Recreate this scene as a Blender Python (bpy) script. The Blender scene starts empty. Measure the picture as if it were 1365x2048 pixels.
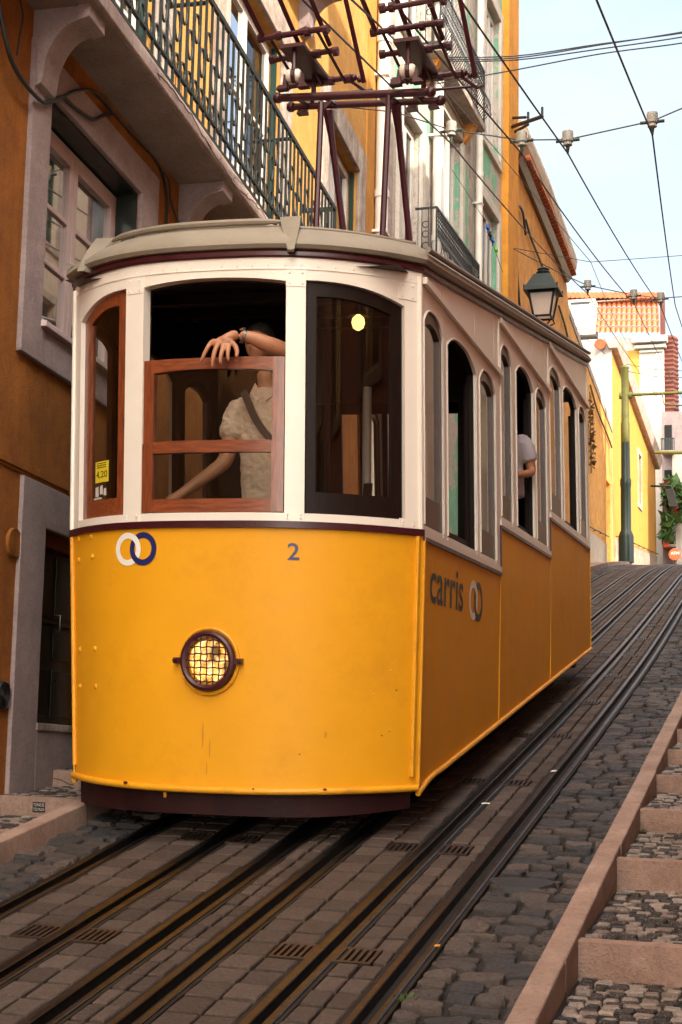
import bpy, bmesh, math, random
import numpy as np
from mathutils import Vector, Matrix
random.seed(7); rng = np.random.default_rng(7)
sc = bpy.context.scene
COL = sc.collection
V3 = lambda *a: np.array(a, float)

# ---------------------------------------------------------------- camera
CF, CYAW, CPIT, CROLL = 2843.6, 0.31187, 0.13296, -0.01964
CPOS = V3(3.31124, -8.72448, -0.09971)
_fw = V3(-math.sin(CYAW)*math.cos(CPIT), math.cos(CYAW)*math.cos(CPIT), math.sin(CPIT))
_r = V3(math.cos(CYAW), math.sin(CYAW), 0); _u = np.cross(_r, _fw)
CR = _r*math.cos(CROLL)-_u*math.sin(CROLL); CU = _u*math.cos(CROLL)+_r*math.sin(CROLL)
def ray(u, v): return CR*((u-682.5)/CF) - CU*((v-1024)/CF) + _fw
def at_plane(u, v, n, p):
    d = ray(u, v); n = np.array(n, float); return CPOS + d*(((np.array(p)-CPOS)@n)/(d@n))
def atX(u, v, X): return at_plane(u, v, (1,0,0), (X,0,0))
def atY(u, v, Y): return at_plane(u, v, (0,1,0), (0,Y,0))
cam_d = bpy.data.cameras.new('camera'); cam = bpy.data.objects.new('camera', cam_d); COL.objects.link(cam)
M = Matrix.Identity(4)
for i in range(3):
    M[i][0] = CR[i]; M[i][1] = CU[i]; M[i][2] = -_fw[i]; M[i][3] = CPOS[i]
cam.matrix_world = M
cam_d.sensor_width = 36; cam_d.lens = CF/2048*36; cam_d.clip_start = .05; cam_d.clip_end = 3000
sc.camera = cam

# ---------------------------------------------------------------- materials
def lin(c):
    c = c/255
    return c/12.92 if c <= .04045 else ((c+.055)/1.055)**2.4
def S(r, g, b, k=1.0): return tuple(min(1, lin(x)*k) for x in (r, g, b))
class NT:
    def __init__(s, name):
        s.m = bpy.data.materials.new(name); s.m.use_nodes = True
        s.t = s.m.node_tree; s.t.nodes.clear()
        s.out = s.n('ShaderNodeOutputMaterial')
    def n(s, t, **k):
        o = s.t.nodes.new(t)
        for a, b in k.items(): setattr(o, a, b)
        return o
    def l(s, a, b): s.t.links.new(a, b)
    def coord(s, scale=(1,1,1)):
        c = s.n('ShaderNodeTexCoord'); m = s.n('ShaderNodeMapping'); m.inputs['Scale'].default_value = scale
        s.l(c.outputs['Object'], m.inputs['Vector']); return m.outputs['Vector']
    def noise(s, vec, scale, detail=4, rough=.6):
        o = s.n('ShaderNodeTexNoise'); o.inputs['Scale'].default_value = scale; o.inputs['Detail'].default_value = detail
        o.inputs['Roughness'].default_value = rough
        if vec is not None: s.l(vec, o.inputs['Vector'])
        return o.outputs['Fac']
    def ramp(s, fac, stops):
        o = s.n('ShaderNodeValToRGB'); e = o.color_ramp.elements
        while len(e) < len(stops): e.new(.5)
        for i, (p, c) in enumerate(stops):
            e[i].position = p; e[i].color = (*c, 1) if len(c) == 3 else c
        s.l(fac, o.inputs['Fac']); return o.outputs['Color']
    def mix(s, fac, a, b, mode='MIX'):
        o = s.n('ShaderNodeMix', data_type='RGBA', blend_type=mode)
        for sock, val in ((o.inputs[0], fac), (o.inputs[6], a), (o.inputs[7], b)):
            if isinstance(val, (int, float)): sock.default_value = val
            elif isinstance(val, tuple): sock.default_value = (*val[:3], 1)
            else: s.l(val, sock)
        return o.outputs[2]
    def bump(s, h, strength, dist=.01):
        o = s.n('ShaderNodeBump'); o.inputs['Strength'].default_value = strength; o.inputs['Distance'].default_value = dist
        s.l(h, o.inputs['Height']); return o.outputs['Normal']
    def bsdf(s, col, rough=.5, metal=0, normal=None, spec=.5, coat=0):
        b = s.n('ShaderNodeBsdfPrincipled')
        for key, val in (('Base Color', col), ('Roughness', rough), ('Metallic', metal)):
            if isinstance(val, tuple): b.inputs[key].default_value = (*val[:3], 1)
            elif isinstance(val, (int, float)): b.inputs[key].default_value = val
            else: s.l(val, b.inputs[key])
        b.inputs['Specular IOR Level'].default_value = spec; b.inputs['Coat Weight'].default_value = coat
        b.inputs['Coat Roughness'].default_value = .15
        if normal is not None: s.l(normal, b.inputs['Normal'])
        s.l(b.outputs['BSDF'], s.out.inputs['Surface']); return b

def paint(name, col, rough=.45, var=.08, nscale=6, bump=.0, bscale=60, coat=0, dirt=None, dirt_amt=.3, spec=.5, metal=0):
    t = NT(name); v = t.coord()
    lo = tuple(c*(1-var) for c in col); hi = tuple(min(1, c*(1+var)) for c in col)
    c = t.ramp(t.noise(v, nscale, 5), [(.3, lo), (.7, hi)])
    if dirt:
        d = t.ramp(t.noise(v, nscale*.5, 8, .75), [(.52, (0,0,0)), (.75, (dirt_amt,)*3)])
        c = t.mix(d, c, dirt)
    r = t.ramp(t.noise(v, nscale*2, 4), [(.3, (max(.03, rough-.08),)*3), (.7, (rough+.08,)*3)])
    nrm = t.bump(t.noise(v, bscale, 5, .65), bump, .02) if bump else None
    t.bsdf(c, r, metal, nrm, spec, coat); return t.m
def plaster(name, col, stain, var=.12, amt=.55, bump=.35, drip=True):
    t = NT(name); v = t.coord()
    lo = tuple(c*(1-var) for c in col); hi = tuple(min(1, c*(1+var)) for c in col)
    c = t.ramp(t.noise(v, 1.7, 8, .65), [(.3, lo), (.7, hi)])
    c = t.mix(t.ramp(t.noise(v, 3.1, 9, .75), [(.43, (0,0,0)), (.64, (amt,)*3)]), c, stain)
    if drip:
        vd = t.coord((2.2, 2.2, .22))
        c = t.mix(t.ramp(t.noise(vd, 3, 7, .7), [(.46, (0,0,0)), (.72, (amt,)*3)]), c, stain)
    fine = t.noise(v, 90, 4, .7); mid = t.noise(v, 9, 5)
    c = t.mix(t.ramp(t.noise(v, 42, 5, .8), [(.36, (.45,)*3), (.52, (0,0,0))]), c, tuple(x*.45 for x in col))
    add = t.n('ShaderNodeMath', operation='ADD'); t.l(fine, add.inputs[0]); t.l(mid, add.inputs[1])
    t.bsdf(c, .85, 0, t.bump(add.outputs[0], bump, .02), .25); return t.m
def wood(name, dark, light, rough=.4, axis='z', coat=.2, spec=.5):
    t = NT(name); sc_ = {'z': (14,14,1.2), 'x': (1.2,14,14), 'y': (14,1.2,14)}[axis]
    v = t.coord(sc_); n1 = t.noise(v, 5, 6, .6)
    c = t.ramp(n1, [(.3, dark), (.7, light)])
    t.bsdf(c, rough, 0, t.bump(n1, .15, .005), spec, coat); return t.m
def emit(name, col, s):
    t = NT(name); e = t.n('ShaderNodeEmission'); e.inputs['Color'].default_value = (*col, 1); e.inputs['Strength'].default_value = s
    t.l(e.outputs[0], t.out.inputs['Surface']); return t.m
def glass(name, tint=(.85,.88,.86), rough=.015, refl=1.0, base=.06):
    t = NT(name); tr = t.n('ShaderNodeBsdfTransparent'); tr.inputs[0].default_value = (*tint, 1)
    g = t.n('ShaderNodeBsdfGlossy'); g.inputs['Roughness'].default_value = rough; g.inputs['Color'].default_value = (.95,.95,.95,1)
    f = t.n('ShaderNodeFresnel'); f.inputs['IOR'].default_value = 1.55
    m = t.n('ShaderNodeMath', operation='MULTIPLY_ADD'); t.l(f.outputs[0], m.inputs[0]); m.inputs[1].default_value = refl; m.inputs[2].default_value = base
    m.use_clamp = True
    mx = t.n('ShaderNodeMixShader'); t.l(m.outputs[0], mx.inputs[0]); t.l(tr.outputs[0], mx.inputs[1]); t.l(g.outputs[0], mx.inputs[2])
    t.l(mx.outputs[0], t.out.inputs['Surface']); return t.m
def attr_stone(name, stops, rough=.75, bump=.5, bscale=70, spec=.3):
    """stone material; per-stone tone from a face attribute"""
    t = NT(name); v = t.coord()
    a = t.n('ShaderNodeAttribute'); a.attribute_name = 'tone'
    c = t.ramp(a.outputs['Fac'], stops)
    n1 = t.noise(v, 45, 6, .75)
    c = t.mix(t.ramp(n1, [(.35, (.0,)*3), (.7, (.55,)*3)]), c, tuple(.42*x for x in stops[0][1]))
    c = t.mix(t.ramp(t.noise(v, 1.3, 4), [(.4, (0,0,0)), (.75, (.35,)*3)]), c, (.03,.022,.018))
    nn = t.noise(v, bscale, 6, .75)
    c = t.mix(t.ramp(t.noise(v, 130, 4, .8), [(.56, (0,0,0)), (.7, (.5,)*3)]), c, tuple(min(1, 2.3*x) for x in stops[-1][1]))
    t.bsdf(c, t.ramp(n1, [(.3, (rough-.22,)*3), (.7, (rough+.12,)*3)]), 0, t.bump(nn, bump, .012), spec); return t.m

MAT = {}
MAT['yellow'] = paint('yellow_tram_paint', (.80,.36,.010), .52, .05, 3, .05, 70, .0, (.40,.15,.012), .35, .28)
MAT['yellow_bead'] = paint('yellow_bead_paint', (.80,.36,.015), .42, .08, 9, .12, 90, .05, (.25,.09,.01), .6, .4)
MAT['white'] = paint('cream_white_paint', (.82,.75,.66), .38, .03, 5, .06, 90, .15, (.5,.4,.32), .16)
MAT['maroon'] = paint('maroon_paint', (.045,.006,.010), .35, .25, 8, .1, 80, .1, None, .3, .35)
MAT['maroon_dull'] = paint('maroon_skirt_paint', (.022,.005,.005), .6, .3, 5, .2, 60, 0, (.05,.015,.012), .5, .2)
MAT['maroon_metal'] = paint('maroon_metal_paint', (.050,.007,.014), .36, .25, 14, .1, 90, .1, (.02,.006,.006), .6, .4)
MAT['roof'] = paint('roof_canvas', (.26,.22,.165), .6, .12, 4, .25, 25, 0, (.14,.11,.08), .5)
MAT['roof_trim'] = paint('roof_moulding_paint', (.235,.20,.15), .5, .15, 7, .15, 50)
MAT['sash'] = wood('varnished_red_wood', (.10,.022,.008), (.30,.075,.022), .38, 'z', .35)
MAT['sash_h'] = wood('varnished_red_wood_rail', (.10,.022,.008), (.30,.075,.022), .38, 'x', .35)
MAT['dark_sash'] = wood('dark_brown_wood', (.006,.003,.002), (.016,.007,.005), .45, 'z', .0, .15)
MAT['side_sash'] = wood('brown_side_wood', (.035,.014,.009), (.09,.036,.02), .4, 'z', .3)
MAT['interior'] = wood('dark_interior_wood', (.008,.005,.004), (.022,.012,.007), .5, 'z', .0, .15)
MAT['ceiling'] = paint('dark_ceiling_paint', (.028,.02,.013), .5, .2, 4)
MAT['seat'] = paint('pale_seat_panel', (.35,.33,.29), .5, .1, 5)
MAT['pane'] = glass('window_glass', (.82,.84,.80), .012, .7, .02)
MAT['side_pane'] = glass('side_window_glass', (.62,.60,.56), .07, 1.0, .34)
MAT['house_pane'] = glass('house_window_glass', (.72,.70,.68), .02, .7, .02)
MAT['iron'] = paint('dark_green_iron', (.016,.032,.026), .45, .3, 12, .2, 70)
MAT['iron_worn'] = paint('worn_grey_green_iron', (.011,.014,.012), .55, .4, 18, .3, 70, 0, (.004,.004,.004), .7, .25)
MAT['black_iron'] = paint('black_iron', (.012,.013,.014), .45, .3, 12, .2, 70)
MAT['cable'] = paint('black_cable', (.012,.014,.013), .5, .2, 8)
MAT['wire'] = paint('dark_wire', (.02,.022,.028), .5, .2, 8)
MAT['steel'] = paint('worn_rail_steel', (.085,.082,.08), .38, .25, 10, .1, 80, 0, (.016,.013,.011), .85, .5, 1.0)
MAT['rail_dark'] = paint('rusty_rail_groove', (.014,.010,.008), .7, .4, 9, .4, 60, 0, (.04,.02,.010), .5, .3)
MAT['grate'] = paint('iron_grate', (.075,.055,.045), .45, .3, 10, .3, 60, 0, (.02,.015,.012), .6, .5, .7)
MAT['hole'] = paint('black_drain_pit', (.004,.004,.004), .9, .1)
MAT['ceramic'] = paint('cream_ceramic', (.72,.66,.55), .3, .05, 6, 0, 60, .4)
MAT['insulator'] = paint('weathered_insulator', (.30,.29,.26), .5, .2, 14)
MAT['navy'] = paint('navy_sign_paint', (.012,.02,.12), .4, .03)
MAT['deep_green'] = paint('dark_green_letter_paint', (.012,.035,.03), .4, .03)
MAT['logo_white'] = paint('logo_white_paint', (.85,.82,.74), .4, .03)
MAT['skin'] = paint('tanned_skin', (.42,.185,.095), .5, .1, 22, .06, 150)
MAT['hair'] = paint('dark_hair', (.012,.009,.007), .55, .3, 40, .4, 120)
MAT['polo'] = paint('beige_polo_fabric', (.62,.45,.345), .85, .06, 9, .3, 180, 0, None, 0, .2)
MAT['tee'] = paint('white_tshirt_fabric', (.78,.72,.76), .85, .05, 9, .3, 180)
MAT['dark_cloth'] = paint('dark_cloth', (.02,.02,.022), .85, .2, 9, .3, 180)
MAT['watch'] = paint('steel_watch', (.55,.53,.5), .25, .1, 40, 0, 60, 0, None, 0, .5, 1.0)
MAT['phone'] = paint('black_phone', (.01,.01,.012), .2, .1)
MAT['bulb'] = emit('lit_bulb', (1.0,.50,.13), .9)
MAT['yellow_sticker'] = paint('yellow_sticker', (.75,.58,.03), .5, .03)
MAT['black'] = paint('black_print', (.008,.008,.008), .5, .1)
MAT['paper'] = paint('worn_white_print', (.55,.52,.46), .7, .15, 60)

MAT['ochre'] = plaster('ochre_plaster', (.40,.140,.022), (.19,.070,.016), .2, .6, .8)
MAT['ochre_sky_lit'] = plaster('sky_lit_ochre_plaster', (.56,.29,.075), (.34,.16,.045), .15, .5, .6)  # same ochre paled for the upper storey: sky light put into the colour
MAT['ochre_light'] = plaster('bright_ochre_plaster', (.52,.235,.045), (.30,.13,.03), .12, .5, .45)
MAT['mauve'] = plaster('mauve_grey_stone_paint', (.40,.315,.305), (.23,.165,.155), .12, .5, .8, False)
MAT['pink_stone'] = plaster('pale_pink_slab_plaster', (.46,.36,.32), (.20,.13,.11), .12, .6, .5)
MAT['worn_stone'] = plaster('worn_door_stone', (.50,.42,.36), (.17,.12,.10), .2, .8, .6)
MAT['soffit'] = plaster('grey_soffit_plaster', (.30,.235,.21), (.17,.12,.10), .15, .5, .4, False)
MAT['green_plaster'] = None
MAT['grey_plaster'] = plaster('grey_white_plaster', (.46,.40,.35), (.20,.15,.12), .15, .7, .6)
MAT['orange_wall'] = plaster('weathered_orange_plaster', (.76,.365,.095), (.40,.18,.05), .14, .6, .45)
MAT['orange_strip'] = plaster('bright_orange_plaster', (.75,.32,.045), (.45,.18,.03), .1, .5, .4)
MAT['yellow_wall'] = plaster('bright_yellow_plaster', (.55,.275,.055), (.42,.20,.04), .08, .45, .35)
MAT['white_wall'] = plaster('white_limewash', (.62,.57,.50), (.42,.36,.30), .07, .4, .35)
MAT['cream'] = plaster('cream_plaster', (.58,.48,.37), (.36,.27,.19), .08, .4, .35)
MAT['dado'] = plaster('stone_dado', (.46,.37,.30), (.22,.13,.08), .2, .8, .5)
MAT['coping'] = plaster('pink_stone_coping', (.55,.42,.36), (.3,.2,.16), .15, .6, .4)
MAT['tile'] = paint('terracotta_tile', (.43,.115,.04), .75, .3, 4, .2, 50, 0, (.20,.055,.025), .6)
MAT['tile_dark'] = paint('dark_terracotta_tile', (.13,.035,.022), .75, .25, 4, .2, 50)
MAT['winframe'] = paint('pinkish_white_window_frame', (.55,.43,.41), .45, .06, 8, .05)
MAT['white_frame'] = paint('white_window_frame', (.60,.55,.50), .5, .08, 8, .05)
MAT['shutter'] = paint('teal_shutter', (.006,.030,.024), .55, .15, 8, .1, 60, 0, None, 0, .3)
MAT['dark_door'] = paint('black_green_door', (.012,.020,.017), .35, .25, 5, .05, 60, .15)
MAT['curtain'] = paint('pale_pink_curtain', (.52,.40,.38), .9, .1, 6, .2, 40)
MAT['blind'] = paint('cream_blind', (.62,.53,.42), .8, .08, 6)
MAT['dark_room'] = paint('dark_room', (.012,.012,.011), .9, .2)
MAT['pipe'] = paint('white_pipe_paint', (.70,.66,.60), .45, .08, 4, .05, 60, 0, (.35,.28,.23), .4)
MAT['lamp_metal'] = paint('dark_green_lamp_metal', (.008,.013,.012), .45, .25, 14, .1, 60, 0, None, 0, .3)
MAT['lamp_glass'] = None
MAT['pink_wall'] = plaster('terracotta_pink_plaster', (.50,.275,.235), (.33,.18,.15), .08, .4, .35)
MAT['pole_green'] = paint('olive_green_pole_paint', (.10,.095,.018), .5, .12, 6, 0, 60, 0, None, 0, .3)
MAT['pole_dark'] = paint('dark_green_pole_paint', (.012,.03,.022), .4, .2, 6)
MAT['red_sign'] = paint('red_sign_enamel', (.70,.07,.02), .4, .03)
MAT['clip_blue'] = paint('blue_plastic', (.02,.10,.45), .4, .05)
MAT['clip_green'] = paint('green_plastic', (.25,.6,.08), .4, .05)
MAT['leaf'] = paint('leaf_green', (.05,.11,.025), .6, .4, 9)
MAT['flower'] = paint('red_flower', (.55,.03,.04), .6, .3, 9)
MAT['kerb'] = plaster('pink_kerb_stone', (.43,.295,.235), (.20,.125,.095), .15, .5, .7, False)
MAT['riser'] = plaster('pink_step_stone', (.42,.275,.215), (.19,.115,.085), .2, .55, .8, False)
MAT['bed'] = paint('dark_mortar_bed', (.016,.012,.010), .95, .3, 8, .6, 60)
MAT['sett'] = attr_stone('concrete_sett', [(0, (.075,.053,.043)), (.5, (.105,.076,.062)), (1, (.14,.102,.083))], .8, .9)
MAT['cobble'] = attr_stone('granite_cobble', [(0, (.032,.033,.037)), (.45, (.075,.058,.050)), (1, (.125,.094,.078))], .6, 1.0, 48, .5)
MAT['mosaic'] = attr_stone('mosaic_stone', [(0, (.024,.021,.021)), (.45, (.055,.045,.041)), (.5, (.22,.155,.12)), (1, (.42,.345,.295))], .75, .6, 60)

# peeling green building wall
def peel():
    t = NT('peeling_green_plaster'); v = t.coord()
    n = t.noise(v, .55, 9, .68)
    g = t.ramp(t.noise(v, 3, 6), [(.3, (.16,.38,.25)), (.7, (.24,.48,.33))])
    w = t.ramp(t.noise(v, 14, 8, .8), [(.3, (.17,.13,.105)), (.48, (.48,.41,.36)), (.8, (.62,.55,.48))])
    c = t.mix(t.ramp(n, [(.455, (0,0,0)), (.485, (1,1,1))]), g, w)
    t.bsdf(c, .85, 0, t.bump(t.noise(v, 70, 5, .7), .5, .02), .2); return t.m
MAT['green_plaster'] = peel()
# headlight lens: warm glowing glass with a prismatic pattern
def lens_mat():
    t = NT('lit_headlight_lens'); v = t.coord()
    vo = t.n('ShaderNodeTexVoronoi'); vo.inputs['Scale'].default_value = 26; t.l(v, vo.inputs['Vector'])
    c = t.ramp(vo.outputs['Distance'], [(.0, (1,.80,.40)), (.6, (1,.42,.08))])
    st = t.ramp(t.noise(v, 9, 3), [(.38, (.10,)*3), (.60, (1,)*3)])
    e = t.n('ShaderNodeEmission'); t.l(c, e.inputs['Color'])
    m = t.n('ShaderNodeMath', operation='MULTIPLY'); t.l(st, m.inputs[0]); m.inputs[1].default_value = .62; t.l(m.outputs[0], e.inputs['Strength'])
    t.l(e.outputs[0], t.out.inputs['Surface']); return t.m
MAT['lens'] = lens_mat()
def frosted():
    t = NT('pale_lantern_glass'); b = t.n('ShaderNodeBsdfPrincipled'); b.inputs['Base Color'].default_value = (.62,.50,.45,1); b.inputs['Roughness'].default_value = .25
    tr = t.n('ShaderNodeBsdfTransparent'); mx = t.n('ShaderNodeMixShader'); mx.inputs[0].default_value = .6
    t.l(tr.outputs[0], mx.inputs[1]); t.l(b.outputs[0], mx.inputs[2]); t.l(mx.outputs[0], t.out.inputs['Surface']); return t.m
MAT['lamp_glass'] = frosted()

# ---------------------------------------------------------------- mesh builder
BASE = {}
class MB:
    def __init__(s, xf=None): s.v = []; s.f = []; s.mi = []; s.tone = []; s.xf = xf; s.cur = 0; s.ct = .5
    def add(s, verts, faces):
        o = len(s.v); s.v.extend([tuple(p) for p in verts])
        for f in faces: s.f.append([i+o for i in f]); s.mi.append(s.cur); s.tone.append(s.ct)
    def hexa(s, p):   # p: 8 points, bottom 4 then top 4
        s.add(p, [(0,3,2,1),(4,5,6,7),(0,1,5,4),(1,2,6,5),(2,3,7,6),(3,0,4,7)])
    def box(s, x0, x1, y0, y1, z0, z1):
        s.hexa([(x0,y0,z0),(x1,y0,z0),(x1,y1,z0),(x0,y1,z0),(x0,y0,z1),(x1,y0,z1),(x1,y1,z1),(x0,y1,z1)])
    def fbox(s, P, a0, a1, h0, h1, o0, o1):
        s.hexa([P(a0,h0,o0),P(a1,h0,o0),P(a1,h0,o1),P(a0,h0,o1),P(a0,h1,o0),P(a1,h1,o0),P(a1,h1,o1),P(a0,h1,o1)])
    def prism(s, poly, P, o0, o1):
        n = len(poly)
        s.add([P(a,b,o0) for a,b in poly]+[P(a,b,o1) for a,b in poly],
              [tuple(range(n))[::-1], tuple(range(n,2*n))]+[(i,(i+1)%n,n+(i+1)%n,n+i) for i in range(n)])
    def tube(s, pts, r, n=8, closed=False):
        pts = [np.array(p, float) for p in pts]; N = len(pts)
        rr = r if hasattr(r, '__len__') else [r]*N
        up = None; rings = []
        for i in range(N):
            a = pts[(i-1) % N] if (closed or i > 0) else pts[i]; b = pts[(i+1) % N] if (closed or i < N-1) else pts[i]
            t = b-a; t = t/(np.linalg.norm(t)+1e-9)
            if up is None:
                up = V3(0,0,1) if abs(t[2]) < .9 else V3(1,0,0)
            x = np.cross(t, up); x /= np.linalg.norm(x)+1e-9; y = np.cross(x, t); up = y
            rings.append([pts[i]+rr[i]*(math.cos(2*math.pi*k/n)*x+math.sin(2*math.pi*k/n)*y) for k in range(n)])
        fs = []
        M_ = N if closed else N-1
        for i in range(M_):
            j = (i+1) % N
            for k in range(n): fs.append((i*n+k, i*n+(k+1)%n, j*n+(k+1)%n, j*n+k))
        if not closed: fs += [tuple(range(n))[::-1], tuple((N-1)*n+k for k in range(n))]
        s.add([p for rg in rings for p in rg], fs)
    def lathe(s, prof, c, ax=(0,0,1), n=16):   # prof: (r, t) along ax from c
        ax = np.array(ax, float); ax /= np.linalg.norm(ax)
        up = V3(0,0,1) if abs(ax[2]) < .9 else V3(1,0,0)
        x = np.cross(ax, up); x /= np.linalg.norm(x); y = np.cross(ax, x); c = np.array(c, float)
        vs = [c+ax*t+r*(math.cos(2*math.pi*k/n)*x+math.sin(2*math.pi*k/n)*y) for r, t in prof for k in range(n)]
        fs = [(i*n+k, i*n+(k+1)%n, (i+1)*n+(k+1)%n, (i+1)*n+k) for i in range(len(prof)-1) for k in range(n)]
        fs += [tuple(range(n))[::-1], tuple((len(prof)-1)*n+k for k in range(n))]
        s.add(vs, fs)
    def loft(s, rings, n=20, sd=(1,0,0), fw=(0,-1,0), p=2.4):   # rings: (centre, half width, half depth)
        sd = np.array(sd, float); fw = np.array(fw, float); vs = []
        for c, rx, ry in rings:
            for k in range(n):
                a = 2*math.pi*k/n; ca, sa = math.cos(a), math.sin(a); e = (abs(ca)**p+abs(sa)**p)**(-1/p)
                vs.append(np.array(c)+sd*ca*e*rx+fw*sa*e*ry)
        m = len(rings)
        s.add(vs, [(i*n+k, i*n+(k+1)%n, (i+1)*n+(k+1)%n, (i+1)*n+k) for i in range(m-1) for k in range(n)]+[tuple(range(n))[::-1], tuple((m-1)*n+k for k in range(n))])
    def ball(s, c, r, n=8, sc3=(1,1,1)):
        c = np.array(c, float); vs = []; fs = []; m = max(4, n//2+1)
        for i in range(m+1):
            th = math.pi*i/m
            for k in range(n):
                ph = 2*math.pi*k/n
                vs.append(c+V3(r*sc3[0]*math.sin(th)*math.cos(ph), r*sc3[1]*math.sin(th)*math.sin(ph), r*sc3[2]*math.cos(th)))
        for i in range(m):
            for k in range(n): fs.append((i*n+k, i*n+(k+1)%n, (i+1)*n+(k+1)%n, (i+1)*n+k))
        s.add(vs, fs)
    def shell(s, SF, s0, s1, n, zlo, zhi, o0, o1, m=1):
        """curved solid panel on surface SF(s,z,o): zlo/zhi may depend on s"""
        zl = zlo if callable(zlo) else (lambda q: zlo); zh = zhi if callable(zhi) else (lambda q: zhi)
        vs = []
        for i in range(n+1):
            q = s0+(s1-s0)*i/n; a, b = zl(q), zh(q)
            for o in (o0, o1):
                for j in range(m+1): vs.append(SF(q, a+(b-a)*j/m, o))
        w = 2*(m+1); fs = []
        for i in range(n):
            A = i*w; B = (i+1)*w
            for j in range(m):
                fs.append((A+j, B+j, B+j+1, A+j+1)); fs.append((A+m+1+j, A+m+2+j, B+m+2+j, B+m+1+j))
            fs.append((A, A+m+1, B+m+1, B)); fs.append((A+m, B+m, B+2*m+1, A+2*m+1))
        for A in (0, n*w):
            for j in range(m): fs.append((A+j, A+j+1, A+m+2+j, A+m+1+j))
        s.add(vs, fs)
    def build(s, name, mats, parent=None, smooth=False, bevel=0, tone=False):
        me = bpy.data.meshes.new(name)
        vs = s.v
        if s.xf: vs = [tuple(s.xf(np.array(p, float))) for p in vs]
        o = bpy.data.objects.new(name, me)
        if parent is not None:
            b = BASE[parent.name]; BASE[o.name] = b; o.parent = parent
            vs = [(p[0]-b[0], p[1]-b[1], p[2]-b[2]) for p in vs]
        else: BASE[o.name] = (0,0,0)
        me.from_pydata(vs, [], s.f)
        for m in (mats if isinstance(mats, (list, tuple)) else [mats]): me.materials.append(MAT[m] if isinstance(m, str) else m)
        me.polygons.foreach_set('material_index', s.mi)
        if tone:
            at = me.attributes.new('tone', 'FLOAT', 'FACE'); at.data.foreach_set('value', s.tone)
        bm = bmesh.new(); bm.from_mesh(me); bmesh.ops.recalc_face_normals(bm, faces=bm.faces); bm.to_mesh(me); bm.free()
        if smooth:
            me.polygons.foreach_set('use_smooth', [True]*len(me.polygons)); me.set_sharp_from_angle(angle=math.radians(40))
        me.update(); COL.objects.link(o)
        if bevel:
            md = o.modifiers.new('bevel', 'BEVEL'); md.width = bevel; md.segments = 2; md.limit_method = 'ANGLE'; md.angle_limit = math.radians(40)
        return o
def tag(o, label=None, cat=None, group=None, kind=None):
    if label: o['label'] = label
    if cat: o['category'] = cat
    if group: o['group'] = group
    if kind: o['kind'] = kind
    return o
def thing(name, base, label, cat, group=None):
    o = bpy.data.objects.new(name, None); o.empty_display_size = .1; o.location = base; COL.objects.link(o)
    BASE[o.name] = tuple(base); return tag(o, label, cat, group)
def copy_tree(o, loc=None, label=None):
    c = o.copy(); COL.objects.link(c)
    if loc is not None: c.location = loc
    if label: c['label'] = label
    for ch in list(o.children):
        d = ch.copy(); COL.objects.link(d); d.parent = c
        for g in list(ch.children):
            e = g.copy(); COL.objects.link(e); e.parent = d
    return c
def text_tris(txt, align='CENTER', off=0):
    cu = bpy.data.curves.new('lettering', 'FONT'); cu.body = txt; cu.align_x = align; cu.size = 1; cu.resolution_u = 6; cu.offset = off
    o = bpy.data.objects.new('lettering', cu); COL.objects.link(o)
    dg = bpy.context.evaluated_depsgraph_get(); me = bpy.data.meshes.new_from_object(o.evaluated_get(dg))
    v = [(p.co.x, p.co.y) for p in me.vertices]; f = [tuple(q.vertices) for q in me.polygons]
    bpy.data.objects.remove(o); bpy.data.curves.remove(cu); bpy.data.meshes.remove(me)
    return np.array(v), f
def text_on(mb, txt, P, w, h=None, off=0):
    """lettering fitted to width w (and height h), centred; P(a,b) -> point"""
    v, f = text_tris(txt, off=off); lo = v.min(0); hi = v.max(0); c = (lo+hi)/2
    sx = w/(hi[0]-lo[0]); sy = sx if h is None else h/(hi[1]-lo[1])
    mb.add([P((p[0]-c[0])*sx, (p[1]-c[1])*sy) for p in v], f)
def catmull(pts, n=8):
    pts = [np.array(p, float) for p in pts]; out = []
    P = [2*pts[0]-pts[1]]+pts+[2*pts[-1]-pts[-2]]
    for i in range(1, len(P)-2):
        for k in range(n):
            t = k/n; a, b, c, d = P[i-1], P[i], P[i+1], P[i+2]
            out.append(.5*((2*b)+(c-a)*t+(2*a-5*b+4*c-d)*t*t+(3*b-a-3*c+d)*t**3))
    out.append(pts[-1]); return out

# ---------------------------------------------------------------- street profile
SL = .15383; G0 = -.91
_gy = [-40]; _gz = [G0-40*SL]
for k in range(1, 1401):
    y = -40+k*.1
    s_ = SL if y < 24 else (SL-(SL-.088)*(y-24)/15 if y < 39 else max(.012, .088-.0042*(y-39)))
    _gy.append(y); _gz.append(_gz[-1]+.1*s_)
def gz(y): return float(np.interp(y, _gy, _gz))
def sh(y): return -.026*2.2*math.log1p(math.exp(min(60, (y-8)/2.2)))    # tracks drift left uphill
# ---------------------------------------------------------------- ground, road, rails, kerbs, steps
KL, KLI = -1.222, -1.345     # left kerb: road edge, inner edge
KR, KRI = 2.222, 2.335        # right kerb
RAILS = [-.69, -.15, .32, .67, 1.19, 1.60]; RH = .092
def G(x, y, o=0): return (x+sh(y), y, gz(y)+o)
g = MB(); ys = [-60, -30]+[-12+1.0*k for k in range(73)]+[70, 90, 130, 220]
xs = [-260, -60, -12, -4, 6, 16, 60, 260]
g.add([(x, y, (gz(y)-.32) if y <= 100 else gz(100)-.32) for y in ys for x in xs],
      [(j*8+i, j*8+i+1, (j+1)*8+i+1, (j+1)*8+i) for j in range(len(ys)-1) for i in range(7)])
tag(g.build('ground', 'bed', smooth=True), kind='structure')

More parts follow.
